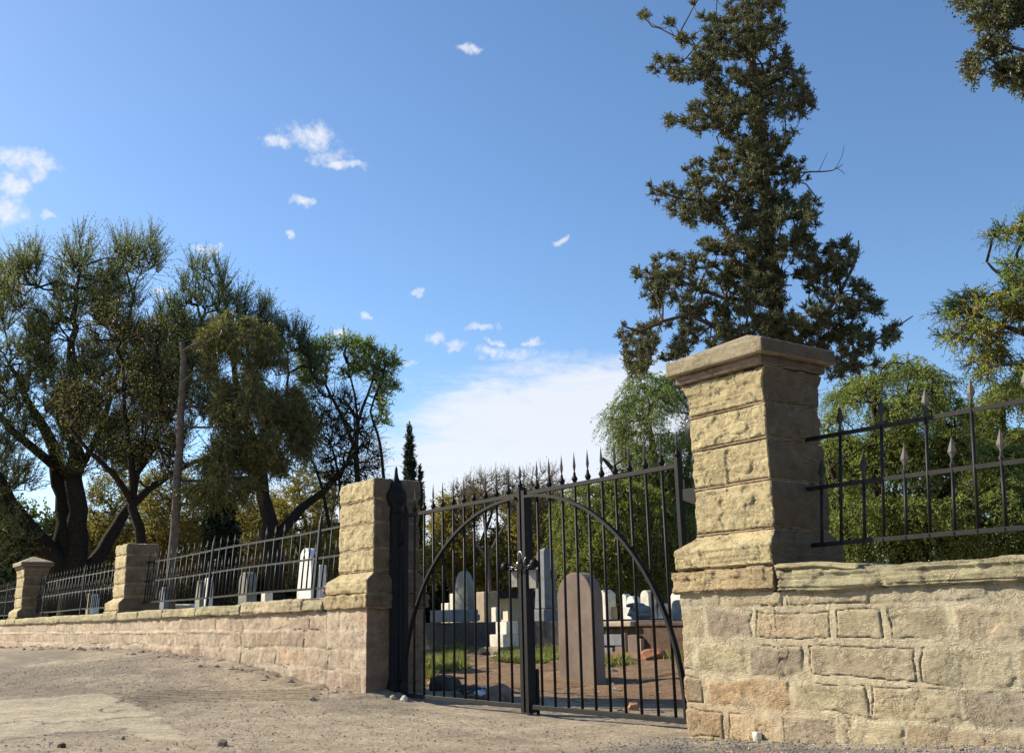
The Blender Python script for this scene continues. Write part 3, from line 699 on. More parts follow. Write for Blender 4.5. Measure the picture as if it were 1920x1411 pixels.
# padlock ball and chain
pd = thing('padlock', 'round shiny padlock hanging in the middle of the gate', 'padlock', (CXG+.05, GYP-.08, 1.15))
b_o = ball(0, 0, 0, .042, 'lock_body', pd, 1.15); b_o.data.materials[0] = plain('dark_brass', (.06, .045, .035), (.12, .09, .07), 30., .22, .1, .001, .8, .8)
MB().tube([(-.03, 0, .05), (-.03, 0, .09), (-.012, 0, .115), (.012, 0, .115), (.03, 0, .09), (.03, 0, .05)], .008, 8).build('shackle', M_steel, pd, True)
ch = MB()
def link_(p, d, up):
    d = np.array(d, float); up = np.array(up, float); n_ = 14
    P = []
    for i in range(n_+1):
        a = 2*math.pi*i/n_; P.append(np.array(p)+d*.024*math.cos(a)+up*.010*math.sin(a))
    ch.tube(P, .0032, 6, False)
for i in range(12):
    tt_ = i/11; x = CXG-.19+.43*tt_; z = 1.145-.02*math.sin(math.pi*tt_)+(.01 if i % 2 else 0); y = GYP-.065
    link_((x, y, z), (1, 0, .1), (0, 1, 0) if i % 2 else (0, 0, 1))
for i in range(2): link_((CXG+.10+.012*(i % 2), GYP-.075, 1.19+.012*i), (.5, .1, .6), (0, .6, .5) if i % 2 else (.6, 0, -.5))
tag(ch.build('chain', M_steel, None, True), 'bright steel chain looped around the closed gate stiles', 'chain')
# cast-iron posts
def castpost(label, x, y, zt):
    T = thing('gate_post', label, 'gate post', (x, y, -.12)); k = 64; V = []; 
    prof = [(.120, 0, 0), (.120, .16, 0), (.105, .19, 0), (.100, .22, 0), (.088, .25, 1), (.088, 1.50, 1), (.084, 1.60, 0), (.082, 1.86, 0), (.095, 1.88, 0), (.098, 1.90, 0), (.088, 1.92, 0), (.084, 1.94, 0)]
    for r0, z, fl in prof:
        for j in range(k):
            a = 2*math.pi*j/k; r1 = r0-(.016*max(0, math.cos(a*10))**.6*1 if fl else 0); V.append((r1*math.cos(a), r1*math.sin(a), z))
    Fs = [[i*k+j, i*k+(j+1) % k, (i+1)*k+(j+1) % k, (i+1)*k+j] for i in range(len(prof)-1) for j in range(k)]+[list(range(k))[::-1], [(len(prof)-1)*k+j for j in range(k)]]
    MB().add(V, Fs).build('shaft', M_iron, T, True)
    pr = [(.082, 1.94), (.088, 1.955), (.078, 1.97), (.080, 2.0), (.105, 2.035), (.128, 2.075), (.135, 2.11), (.128, 2.15), (.105, 2.185), (.082, 2.21), (.078, 2.225), (.082, 2.24), (.072, 2.262), (.048, 2.29), (.030, 2.325), (.022, 2.37), (.018, 2.41), (.006, 2.44)]
    MB().lathe((0, 0, 0), pr, 28).build('onion_finial', M_iron, T, True)
    return T
c1 = castpost('fluted cast iron gate post with onion finial, in front of the left pier', -9.50, .33, 0)
c2 = castpost('cast iron gate post mostly hidden behind the capped right pier', -5.045, .33, 0)
c1.scale = (.82, .82, 1.0); c2.scale = (.85, .85, 1.0); 
for T, x0, x1, hz in ((c1, .07, .21, 1), (c2, -.235, -.07, 1)):
    for z in (.20, 1.58):
        mb = MB(); mb.prism([(x0, z), (x1, z+.05), (x1, z+.13), (x0, z+.13)] if x0 > 0 else [(x0, z+.05), (x1, z), (x1, z+.13), (x0, z+.13)], -.02, .03); X = x1-.02 if x0 > 0 else x0+.02
        mb.tube([(X, 0, z+.13), (X, 0, z+.20)], .018, 10); mb.build('hinge_bracket', M_iron, T)

# ------------------------------------------------------------------ headstones and graves
def span(pxl, pxr, pyt, pyb, dist):
    b = at((pxl+pxr)/2, pyb, dist); Y = b[1]
    return on_y(pxl, (pyt+pyb)/2, Y)[0], on_y(pxr, (pyt+pyb)/2, Y)[0], Y, on_y((pxl+pxr)/2, pyb, Y)[2], on_y((pxl+pxr)/2, pyt, Y)[2]
def outline(x0, x1, z0, z1, style, n=18):
    w = x1-x0; xc = (x0+x1)/2
    if style == 'arch': h0 = z1-w/2*.95; arc = [(xc+w/2*math.cos(a), h0+(z1-h0)*math.sin(a)) for a in np.linspace(0, math.pi, n)]
    elif style == 'lancet': h0 = z1-w*.8; arc = [(x1-w/2*(1-math.cos(a*1)), h0+(z1-h0)*math.sin(a)) for a in np.linspace(0, math.pi/2, n//2)][:-1]+[(xc, z1)]+[(xc-w/2*math.cos(a), h0+(z1-h0)*math.sin(a)) for a in np.linspace(math.pi/2, 0, n//2)][1:]
    elif style == 'shoulder': h0 = z1-w*.45; arc = [(x1, h0), (x1-w*.12, h0+w*.02)]+[(xc+w*.36*math.cos(a), h0+w*.05+(z1-h0-w*.05)*math.sin(a)) for a in np.linspace(0, math.pi, n)]+[(x0+w*.12, h0+w*.02), (x0, h0)]
    elif style == 'gable': arc = [(x1, z1-w*.35), (xc, z1), (x0, z1-w*.35)]
    elif style == 'obelisk': arc = [(x1-w*.14, z1-w*.7), (xc, z1), (x0+w*.14, z1-w*.7)]
    else: arc = [(x1, z1), (x0, z1)]
    return [(x0, z0), (x1, z0)]+arc
def bevel(o, w_=.012, seg=2):
    m_ = o.modifiers.new('bevel', 'BEVEL'); m_.width = w_; m_.segments = seg; m_.limit_method = 'ANGLE'; return o
def stone(label, pxl, pxr, pyt, pyb, dist, style, mt, thick=.14, sink=True, name='headstone', cat='headstone', group=None, base=None, rot=0):
    x0, x1, Y, zb, zt = span(pxl, pxr, pyt, pyb, dist)
    g0 = float(gz((x0+x1)/2, Y)) if sink else zb
    T = thing(name, label, cat, ((x0+x1)/2, Y, 0), group)
    if sink: zb = min(zb, g0)-.1
    xc = (x0+x1)/2; o = MB().prism(outline(x0-xc, x1-xc, zb, zt, style), 0, thick).build('slab', mt, T); bevel(o, min(.015, thick*.12))
    if base:
        w, h_, bm = base; z0_ = g0-.05 if sink else zb
        o2 = MB().box((x0-xc-w, -w*.8, z0_), (x1-xc+w, thick+w*.8, z0_+h_)).build('base', bm or mt, T); bevel(o2, .012)
    T.rotation_euler.z = rot
    return T
HG = 'headstones in the cemetery'
stone('tall brown round topped headstone just behind the right gate leaf', 1046, 1112, 1072, 1270, 12.55, 'arch', M_brownstone, .17)
stone('mottled grey pointed headstone on the dark plinth behind the left gate leaf', 853, 877, 1070, 1163, 22., 'lancet', M_mgrey, .16, False, base=(.10, .12, M_grey))
stone('pale slab leaning behind the mottled grey headstone', 843, 853, 1112, 1150, 25., 'flat', M_pale, .2, True)
stone('plain grey grave block at the left end of the dark plinth', 806, 851, 1143, 1166, 21.6, 'flat', M_grey, .6, False, 'grave_block', 'grave')
stone('small pale block standing behind the grey grave block', 827, 841, 1130, 1148, 26, 'flat', M_pale, .3, True, 'grave_block', 'grave')
stone('square tan stone pillar beyond the plinth, seen through the left gate leaf', 893, 908, 1109, 1160, 26., 'flat', M_tomb, .45, True, 'stone_pillar', 'pillar')
stone('white post standing left of the tan stone pillar', 881, 885, 1090, 1158, 30., 'flat', M_white, .08, True, 'white_post', 'post')
stone('small pale headstone at the right of the tan stone pillar', 921, 930, 1138, 1162, 24., 'flat', M_pale, .15, True)
stone('low dark cemetery plinth seen behind both gate leaves', 760, 1052, 1166, 1200, 20.5, 'flat', M_dgrey, 2.6, True, 'grave_plinth', 'grave')
# stepped white grave
x0, x1, Y, zb, zt = span(906, 936, 1160, 1200, 18.5); T = thing('stepped_grave', 'stepped white grave base in front of the dark plinth', 'grave', ((x0+x1)/2, Y, 0)); w = x1-x0
g0 = float(gz((x0+x1)/2, Y)); hh = max(.12, (zt-g0)/3)
for i in range(3):
    bevel(MB().box((-w/2+w*.16*i, .08*i, g0-.05+hh*i), (w/2, .42, g0-.05+hh*(i+1)-.002)).build('step', M_pale if i else M_tomb, T), .01)
# obelisk
x0, x1, Y, zb, zt = span(1014, 1033, 1025, 1165, 23.); T = thing('obelisk', 'blue grey obelisk on a square pedestal behind the gate centre', 'monument', ((x0+x1)/2, Y, 0)); w = x1-x0
zl = gz((x0+x1)/2, Y)+.25; zb = float(zl)
def frust(a, b, z0, z1): 
    return MB().add([(-a, -a, z0), (a, -a, z0), (a, a, z0), (-a, a, z0), (-b, -b, z1), (b, -b, z1), (b, b, z1), (-b, b, z1)], [[0, 1, 5, 4], [1, 2, 6, 5], [2, 3, 7, 6], [3, 0, 4, 7], [3, 2, 1, 0], [4, 5, 6, 7]])
sh = frust(w*.50, w*.36, zb+.42, zt-.1); sh.add([(-w*.36, -w*.36, zt-.1), (w*.36, -w*.36, zt-.1), (w*.36, w*.36, zt-.1), (-w*.36, w*.36, zt-.1), (0, 0, zt)], [[0, 1, 4], [1, 2, 4], [2, 3, 4], [3, 0, 4]])
bevel(sh.build('shaft', M_grey, T), .01); bevel(frust(w*.85, w*.85, zb-.1, zb+.40).build('pedestal', M_grey, T), .02); bevel(frust(w*1.0, w*1.0, zb-.5, zb-.102).build('plinth', M_grey, T), .02)
# brick tomb behind the right leaf
x0, x1, Y, zb, zt = span(1124, 1300, 1163, 1240, 16.6); T = thing('brick_tomb', 'broken brick chest tomb with a sandstone lid behind the right gate leaf', 'tomb', (x0, Y, 0)); g0 = float(gz(x0+.3, Y))-.05
w = x1-x0; wl = on_y(1185, 1165, Y)[0]-x0
bevel(MB().box((.05, .08, g0), (w, 2.2, zt-.09)).build('brick_wall', M_brick, T), .02)
bevel(MB().box((-.04, -.03, zt-.088), (wl, .9, zt)).build('lid', M_tomb, T), .02)
bevel(MB().box((wl+.01, .05, zt-.088), (w, 2.2, zt-.02)).build('lid', M_brick, T), .02)
for xa_, xb_, za, zc_, mm in ((.0, .06, .0, .66, M_orock), (.08, .30, .0, .24, M_grey), (.08, .52, .30, .62, M_grey), (.36, .55, .0, .28, M_brownstone), (.56, .60, 0., .66, M_tomb), (.66, .90, .0, .60, M_brownstone), (.92, .96, 0, .5, M_tomb)):
    bevel(MB().box((xa_*1.05, .0, g0+za*(zt-g0)), (xb_*1.05, .077, g0+zc_*(zt-g0))).build('front_panel', mm, T), .01)
stone('tall cream headstone left of the small grey roofed house', 1122, 1137, 1105, 1166, 24, 'gable', M_pale, .3)
stone('small tan marker post in front of the grey roofed house', 1142, 1149, 1137, 1166, 24, 'flat', M_tomb, .15)
stone('white pointed headstone leaning left behind the grey rock pile', 1168, 1178, 1112, 1162, 25, 'gable', M_white, .2).rotation_euler = (0, -.05, .05)
stone('white round topped headstone next to the grey rock pile', 1175, 1190, 1117, 1162, 23, 'arch', M_white, .2)
stone('cream round topped headstone above the brick tomb', 1201, 1217, 1106, 1160, 22, 'arch', M_pale, .22)
stone('low cream marker near the right end of the brick tomb', 1232, 1246, 1131, 1165, 22, 'lancet', M_pale, .22).rotation_euler = (.03, .04, 0)
stone('white round topped headstone partly hidden by the capped pier', 1256, 1290, 1104, 1162, 24, 'arch', M_white, .22)
stone('dark grey headstone with a curved top by the capped pier', 1259, 1277, 1124, 1162, 20, 'arch', M_grey, .25)
def rocklump(name, label, pos, size, mt, seed, cat='rock', sub=3, kind=None, group=None):
    n_ = 24; V, Fc = box_grid((-1, -1, -1), (1, 1, 1), 2/12); V = V/np.linalg.norm(V, axis=1, keepdims=True)
    r = np.random.default_rng(seed)
    for _ in range(9):
        d = r.normal(size=3); d /= np.linalg.norm(d); k = r.uniform(.62, .9); s_ = V@d; V = V-np.outer(np.clip(s_-k, 0, None), d)
    V = V*(1+.10*fbm(V[:, 0]*2.5, V[:, 1]*2.5, V[:, 2]*2.5, 3, seed))[:, None]*np.array(size)
    o = np_mesh(name, V, Fc, mt, smooth=False); o.location = pos; return tag(o, label, cat, group, kind)
x0, x1, Y, zb, zt = span(1180, 1219, 1128, 1164, 19.5)
T = thing('rock_monument', 'piled grey rock monument above the brick tomb lid', 'monument', ((x0+x1)/2, Y, 0)); w = x1-x0
for (dx, dz, sx, sz, sd_) in ((-.28, .35, .22, .30, 1), (.12, .40, .30, .34, 2), (0, .12, .5, .3, 3), (.3, .15, .24, .2, 4), (-.05, .62, .2, .2, 5), (-.3, .68, .12, .14, 6), (0, -.4, .5, .5, 7)):
    o = rocklump('boulder', 'x', (0, 0, 0), (w*sx, w*.3, (zt-zb)*sz*1.0), M_grey, 60+sd_); del o['label']; del o['category']; o.parent = T; o.location = (dx*w, 0, zb+(zt-zb)*(dz+.15))
# left cemetery headstones (over the railing panel)
stone('large white pointed headstone behind the left railing, beside the gate pier', 557, 584, 1027, 1125, 16.5, 'lancet', M_white, .14, True, base=(.10, .62, None))
stone('narrow white slab right of the large white pointed headstone', 588, 599, 1059, 1125, 16.8, 'flat', M_white, .12)
stone('slender white headstone edge behind the middle of the left railing', 383, 390, 1083, 1135, 20., 'flat', M_white, .10, True, base=(.06, .55, None))
stone('grey arched headstone with a worn panel behind the left railing', 447, 463, 1072, 1132, 20., 'arch', M_mgrey, .2, True, base=(.05, .3, None))
stone('small pale headstone left of the large white one', 489, 497, 1111, 1132, 18., 'flat', M_pale, .14)
stone('small grey round topped headstone near the slender white one', 366, 375, 1088, 1130, 26., 'arch', M_mgrey, .2)
stone('pale pointed headstone behind the railing between the two far piers', 168, 174, 1114, 1160, 27., 'lancet', M_white, .15, True, base=(.05, .45, None))
stone('narrow tan headstone behind the far railing panel', 161, 165, 1112, 1160, 28., 'flat', M_tomb, .12)
stone('low grey headstone left of the topped trunk', 298, 308, 1100, 1135, 24., 'arch', M_grey, .15)
rocklump('flower_bunch', 'bunch of red flowers by the left gate pier', tuple(at(618, 1104, 15.5)), (.13, .10, .10), M_flower, 91, 'flowers')

# houses and car -----------------------------------------------------------
def house(label, pxl, pxr, pyt, pye, pyb, dist, wm, rm, gable=True):
    x0, x1, Y, zb, zt = span(pxl, pxr, pyt, pyb, dist); ze = on_y((pxl+pxr)/2, pye, Y)[2]; w = x1-x0; zb = min(zb, .3)
    T = thing('house', label, 'house', (x0, Y, 0))
    if gable:
        # ridge runs to the left-back; gable faces right-front
        gx0 = w*.42
        mb = MB(); mb.add([(gx0, 0, zb), (w*1.0, 0, zb), (w*1.0, 0, ze-.5), (w*.78, 0, zt-.05), (gx0, 0, ze)] + [(gx0, 9, zb), (w*1.0, 9, zb), (w*1.0, 9, ze-.5), (w*.78, 9, zt-.05), (gx0, 9, ze)],
                          [[0, 1, 2, 3, 4], [1, 6, 7, 2], [9, 8, 7, 6, 5], [5, 0, 4, 9], [2, 7, 8, 3], [4, 3, 8, 9], [0, 5, 6, 1]])
        mb.build('wall', wm, T)
        r0 = MB(); r0.add([(-w*.6, -.3, ze-.1), (gx0-.3, -.3, ze-.1), (w*.78, -.3, zt), (-w*.6, -.3, zt)]+[(-w*.6, 0, ze-.2), (gx0-.3, 0, ze-.2), (w*.78, 0, zt-.1), (-w*.6, 0, zt-.1)],
                          [[0, 1, 2, 3], [7, 6, 5, 4], [0, 4, 5, 1], [1, 5, 6, 2], [2, 6, 7, 3], [3, 7, 4, 0]]); r0.build('roof', rm, T)
        MB().box((w*.70, -.05, ze+.0), (w*.76, -.003, ze+.35)).build('vent', M_blackp, T)
        MB().box((gx0+.1, -.06, zb+(ze-zb)*.62), (w, -.003, zb+(ze-zb)*.66)).build('trim', M_roof, T)
    else:
        MB().box((0, 0, zb), (w, 6, ze)).build('wall', wm, T)
        o = MB().prism([(-w*.12, ze+.002), (w*1.02, ze+.002), (w*.9, zt), (w*.1, zt)], -.5, 6.5).build('roof', rm, T)
        MB().box((w*.62, -.03, zb+.4), (w*.78, -.002, ze-.5)).build('window', M_glass, T)
    return T
house('small distant house with pale metal gable roof and grey wall', 1112, 1184, 1095, 1112, 1165, 60, M_wallg, M_roof)
house('cream distant house with a dark low roof behind the graves', 906, 952, 1108, 1122, 1165, 50, M_wallc, M_droof, False)
p = at(360, 1128, 58); T = thing('parked_car', 'white car parked under trees behind the left railing', 'car', (p[0], p[1], float(gz(p[0], p[1])))); T.rotation_euler.z = math.radians(35)
prof = [(-2.1, .35), (2.1, .35), (2.15, .8), (1.9, 1.0), (1.0, 1.1), (.5, 1.55), (-1.5, 1.6), (-2.05, 1.05)]
bevel(MB().prism(prof, -.85, .85).build('body', M_carp, T), .08, 3)
MB().prism([(.95, 1.08), (.52, 1.48), (-1.4, 1.52), (-1.85, 1.08)], -.86, .86).build('side_windows', M_glass, T)
MB().box((-2.0, -.70, 1.1), (-1.72, .70, 1.5)).build('rear_window', M_glass, T)
for x in (-1.35, 1.35):
    for y in (-.8, .8):
        wmb = MB(); wmb.tube([(x, y-.1, .33), (x, y+.1, .33)], .33, 20); wmb.build('wheel', M_tyre, T)

# ------------------------------------------------------------------ trees
def poly_area(P): x, y = np.array(P, float).T; return abs(np.dot(x, np.roll(y, 1))-np.dot(y, np.roll(x, 1)))/2
def crown_pts(polys, dist, thick, n, r, gap=0., gs=.02, flat=None):
    out = []; A = np.array([poly_area(P) for P in polys]); A /= A.sum()
    for P, a in zip(polys, A):
        Pn = np.array(P, float); lo, hi = Pn.min(0), Pn.max(0); k = 0; need = max(3, int(n*a)); got = []; wd = min(hi-lo)
        E = np.roll(Pn, -1, 0)-Pn
        while k < need:
            c_ = r.uniform(lo, hi, (need*3, 2)); m_ = inpoly(c_[:, 0], c_[:, 1], P); c_ = c_[m_]
            if gap: m_ = vn(c_[:, 0]*gs, c_[:, 1]*gs, 0, int(dist*7)) > gap; c_ = c_[m_]
            got.append(c_); k += len(c_)
        c_ = np.concatenate(got)[:need]
        t_ = np.clip(((c_[:, None]-Pn)*E).sum(-1)/(E**2).sum(-1), 0, 1); de = np.linalg.norm(c_[:, None]-(Pn+t_[..., None]*E), axis=-1).min(1)
        hth = thick*np.sqrt(np.clip(de/(wd*.5), .04, 1)); off_ = r.uniform(-1, 1, len(c_))*hth
        out.append(np.array([at(u, v, dist+o_) for (u, v), o_ in zip(c_, off_)]))
    return np.concatenate(out)
def grow(limbs, dist, pts, r, wig=.12, rmin=.006, pw=.42, pen=.25, base_z=None, jit=.3):
    """limbs: [([(px,py)..], r0, r1, doff)]; returns segs mesh data and twig directions"""
    mb = MB(); N = []; PL = []; R0 = []
    for L, r0, r1, do in limbs:
        P = np.array([at(u, v, dist+do*i/max(1, len(L)-1)) for i, (u, v) in enumerate(L)])
        # smooth resample
        Q = [P[0]]
        for i in range(len(P)-1):
            n_ = max(2, int(np.linalg.norm(P[i+1]-P[i])/.5))
            for j in range(1, n_+1):
                t_ = j/n_; p0, p1, p2, p3 = P[max(i-1, 0)], P[i], P[i+1], P[min(i+2, len(P)-1)]
                Q.append(.5*((2*p1)+(-p0+p2)*t_+(2*p0-5*p1+4*p2-p3)*t_*t_+(-p0+3*p1-3*p2+p3)*t_**3))
        Q = np.array(Q); Q[1:] += r.normal(size=Q[1:].shape)*wig*min(.5, r0)
        rad = np.linspace(r0, r1, len(Q)); mb.tube(Q, list(rad), 9)
        d0 = 0 if not N else 0
        for i, q in enumerate(Q):
            if i > len(Q)*.15: N.append(q); PL.append(i*.1); R0.append(rad[i])
    N = np.array(N); nb = len(N); par = [-1]*nb; nodes = list(N); pl = list(PL)
    n_ = len(pts); D = np.linalg.norm(pts[:, None]-N[None], axis=2)+pen*np.array(PL)[None]*.0+np.where(pts[:, None, 2] < N[None, :, 2]-.3, .6, 0)
    best = D.argmin(1); bd = D[np.arange(n_), best]; todo = np.ones(n_, bool); order = []
    for _ in range(n_):
        k = int(np.where(todo, bd, 1e9).argmin()); todo[k] = False
        nid = len(nodes); par.append(int(best[k])); nodes.append(pts[k]); l = np.linalg.norm(pts[k]-nodes[best[k]]); pl.append(pl[best[k]]+l); order.append(k)
        d = np.linalg.norm(pts-pts[k], axis=1)+pen*pl[nid]; d0_ = bd
        u = todo & (d < bd); best[u] = nid; bd[u] = d[u]
    nodes = np.array(nodes); cnt = np.ones(len(nodes))
    for i in range(len(nodes)-1, nb-1, -1):
        if par[i] >= 0: cnt[par[i]] += cnt[i] if i >= nb else 0
    dirs = np.zeros((len(pts), 3))
    for i in range(nb, len(nodes)):
        a, b = nodes[par[i]], nodes[i]; l = np.linalg.norm(b-a); rb = rmin*cnt[i]**pw
        ra = min(rmin*(cnt[i]+1)**pw*1.15, rb*1.4)
        m_ = (a+b)/2+r.normal(size=3)*l*jit*.35; m_[2] += l*.05
        mb.tube([a, m_, b], [ra, (ra+rb)/2, rb*.8], 4, False); dirs[order[i-nb]] = (b-a)/(l+1e-6)
    return mb, dirs
def unit(v): return v/np.maximum(np.linalg.norm(v, axis=-1, keepdims=True), 1e-9)
def sprays(pts, dirs, r, ntw, tl, nl, ll, lw, up=.3, droop=0., spread=1., center=None, curve=.2, twig=None, fold=.6, clump=1.):
    """twigs from each point, leaves along each twig -> leaf arrays"""
    K = len(pts); n_ = r.poisson(ntw, K).clip(1); idx_ = np.repeat(np.arange(K), n_); P0 = pts[idx_]; M_ = len(idx_)
    rd = unit(r.normal(size=(M_, 3))); D = unit(rd*spread+dirs[idx_]*.8+np.array([0, 0, up]))
    L = tl*r.uniform(.45, 1.25, M_); T_ = np.tile(np.linspace(.12, 1., nl), (M_, 1))+r.uniform(-.04, .04, (M_, nl))
    g = np.array([0, 0, -1.])*droop
    pos = P0[:, None]+D[:, None]*(T_*L[:, None])[..., None]+g*((T_**2)*L[:, None])[..., None]
    tang = unit(D[:, None]+2*g*T_[..., None])
    ld = unit(tang*fold+r.normal(size=pos.shape)*.55)
    pos = pos.reshape(-1, 3); ld = ld.reshape(-1, 3); m_ = len(pos)
    sv = unit(np.cross(ld, unit(r.normal(size=(m_, 3))))); l = (ll*r.uniform(.6, 1.3, m_))[:, None]; w = (lw*r.uniform(.7, 1.3, m_))[:, None]
    V = np.stack([pos, pos+ld*l*.45+sv*w*.5, pos+ld*l, pos+ld*l*.45-sv*w*.5], 1)
    shade = np.repeat(np.clip(np.repeat(r.uniform(0, 1, K), n_)*.5+np.repeat(r.uniform(0, 1, 1), M_)*0+r.uniform(0, .5, M_), 0, 1), nl)*.8+.2*r.uniform(0, 1, m_)
    tv = None
    if twig:
        e = P0+D*L[:, None]+g*L[:, None]; mid = P0+D*(L*.5)[:, None]+g*(L*.25)[:, None]
        tv = (P0, mid, e)
    return V.reshape(-1, 3), np.repeat(shade, 4), tv
def twig_strips(mb_v, P0, mid, e, r_, rg):
    """thin 3 sided twigs, vectorised"""
    M_ = len(P0); d = unit(e-P0); a = unit(np.cross(d, unit(rg.normal(size=(M_, 3))))); b = np.cross(d, a)
    Vs = []
    for p, rr_ in ((P0, r_), (mid, r_*.8), (e, r_*.35)):
        for k in range(3):
            t_ = 2*math.pi*k/3; Vs.append(p+rr_*(math.cos(t_)*a+math.sin(t_)*b))
    V = np.stack(Vs, 1).reshape(-1, 3); base = (np.arange(M_)*9)[:, None]
    fs = [np.stack([base[:, 0]+i*3+j, base[:, 0]+i*3+(j+1) % 3, base[:, 0]+i*3+3+(j+1) % 3, base[:, 0]+i*3+3+j], 1) for i in range(2) for j in range(3)]
    return V, np.concatenate(fs)
def tree(name, label, dist, limbs, polys, thick, n, bark, leafm, ntw, tl, nl, ll, lw, seed, up=.3, droop=0., spread=1., gap=0., gs=.02, twr=.004, rmin=.006, cat='tree', group=None, pw=.42, jit=.3, wig=.12, leaf_keep=1., fold=.6, pen=.25):
    r = np.random.default_rng(seed); T = thing(name, label, cat, (0, 0, 0), group)
    b = at(*limbs[0][0][0], dist); bz = float(gz(b[0], b[1])); 
    # root flare: continue first limb down to the ground
    if b[2] > bz:
        L, r0, r1, do = limbs[0]
        mbt = None
    pts = crown_pts(polys, dist, thick, n, r, gap, gs)
    mb, dirs = grow(limbs, dist, pts, r, rmin=rmin, pw=pw, jit=jit, wig=wig, pen=pen)
    if b[2] > bz-.05:
        r0 = limbs[0][1]; q = at(*limbs[0][0][1], dist); dd = (b-q)/max(1e-3, b[2]*-1+q[2]); 
        mb.tube([(b[0]+dd[0]*.3*(b[2]-bz), b[1], bz-.3), (b[0], b[1], bz+(b[2]-bz)*.5), b], [r0*1.45, r0*1.1, r0], 9)
    V, s_, tv = sprays(pts, dirs, r, ntw, tl, nl, ll, lw, up, droop, spread, twig=True, fold=fold)
    if leaf_keep < 1:
        k_ = np.repeat(r.random(len(V)//4) < leaf_keep, 4); V = V[k_]; s_ = s_[k_]
    tvv, tf = twig_strips(None, *tv, twr, r)
    Vt = np.concatenate(mb.v); fs = [np.array(f) for f in mb.f.values()]
    np_mesh('trunk', np.concatenate([Vt, tvv]), fs+[tf+len(Vt)], bark, T, True)
    np_mesh('crown', V, np.arange(len(V)).reshape(-1, 4), leafm, T, False, {'lv': s_})
    return T, len(V)//4
NL = 0
def TR_(*a, **k):
    global NL
    T, n_ = tree(*a, **k); NL += n_; print('tree', a[0], n_); return T
# large juniper behind the capped pier
TR_('juniper_tree', 'tall ragged dark juniper rising behind the capped gate pier', 17.,
    [([(1500, 1150), (1480, 900), (1462, 700), (1448, 520), (1438, 380), (1425, 260), (1412, 130), (1402, 0), (1396, -90)], .17, .05, 0),
     ([(1470, 720), (1380, 640), (1290, 590), (1200, 620), (1165, 605)], .055, .012, -1.), ([(1460, 660), (1540, 600), (1600, 500), (1610, 450)], .05, .012, .8),
     ([(1450, 560), (1360, 560), (1260, 520), (1200, 515)], .05, .012, .8), ([(1472, 730), (1560, 680), (1640, 640), (1712, 592)], .04, .008, -.6),
     ([(1436, 400), (1350, 380), (1270, 370), (1215, 350)], .04, .01, -.9), ([(1440, 420), (1500, 400), (1530, 370)], .03, .01, .8), ([(1430, 330), (1520, 322), (1560, 320), (1580, 308)], .018, .005, .5), ([(1535, 322), (1545, 300), (1552, 286)], .006, .003, .4), ([(1565, 318), (1578, 295), (1583, 272)], .006, .003, .5), ([(1570, 316), (1580, 322), (1583, 328)], .006, .004, .5),
     ([(1420, 210), (1330, 220), (1240, 235)], .035, .008, .8), ([(1418, 190), (1480, 200), (1522, 170)], .03, .01, -.7), ([(1408, 90), (1340, 100), (1270, 70), (1210, 38)], .035, .008, .7), ([(1404, 120), (1455, 110), (1450, 20)], .02, .006, -.3)],
    [[(1335, -60), (1465, -60), (1470, 60), (1485, 130), (1440, 190), (1370, 200), (1325, 150), (1320, 70)],
     [(1205, 28), (1235, 52), (1240, 66), (1212, 60)], [(1255, 30), (1275, 45), (1268, 60), (1250, 50)], [(1270, 62), (1335, 75), (1345, 130), (1290, 120)], [(1300, 10), (1325, 20), (1318, 34), (1302, 28)],
     [(1228, 112), (1300, 100), (1345, 130), (1325, 150), (1265, 155), (1232, 150), (1218, 140)],
     [(1325, 160), (1470, 150), (1500, 125), (1526, 200), (1500, 235), (1462, 240), (1345, 250)], [(1238, 232), (1300, 195), (1345, 180), (1340, 240), (1300, 255), (1285, 275), (1270, 250)],
     [(1345, 240), (1455, 240), (1470, 330), (1480, 380), (1340, 380), (1330, 300)], [(1445, 235), (1490, 245), (1475, 280), (1450, 290)],
     [(1212, 342), (1250, 350), (1300, 345), (1345, 330), (1350, 420), (1310, 420), (1280, 430), (1250, 385), (1222, 370)], [(1280, 310), (1310, 300), (1330, 340), (1290, 350)],
     [(1465, 290), (1510, 310), (1520, 340), (1475, 350)], [(1505, 360), (1534, 370), (1530, 425), (1505, 440), (1495, 400)], [(1340, 370), (1500, 380), (1520, 440), (1480, 480), (1330, 480), (1300, 440)],
     [(1430, 400), (1520, 440), (1540, 475), (1600, 440), (1612, 440), (1610, 480), (1575, 520), (1430, 520)],
     [(1190, 510), (1235, 480), (1330, 480), (1370, 500), (1370, 560), (1290, 600), (1230, 590), (1205, 545)],
     [(1370, 480), (1570, 500), (1650, 560), (1655, 590), (1600, 600), (1560, 660), (1350, 668), (1260, 640), (1290, 580), (1370, 560)],
     [(1155, 600), (1185, 620), (1230, 600), (1290, 620), (1290, 668), (1180, 690), (1165, 640)], [(1530, 640), (1630, 600), (1650, 680), (1600, 700), (1560, 710)], [(1630, 640), (1700, 598), (1716, 592), (1690, 628), (1660, 650)],
     [(1170, 670), (1240, 660), (1235, 700), (1185, 705)], [(1375, 60), (1430, 60), (1440, 300), (1450, 500), (1480, 640), (1400, 640), (1390, 300)]],
    1.5, 3000, M_bark_m, L_jun, 13, .125, 14, .040, .015, 1, up=.5, droop=.0, spread=.85, gap=.38, gs=.048, twr=.0035, rmin=.0055, pw=.34, fold=.6)
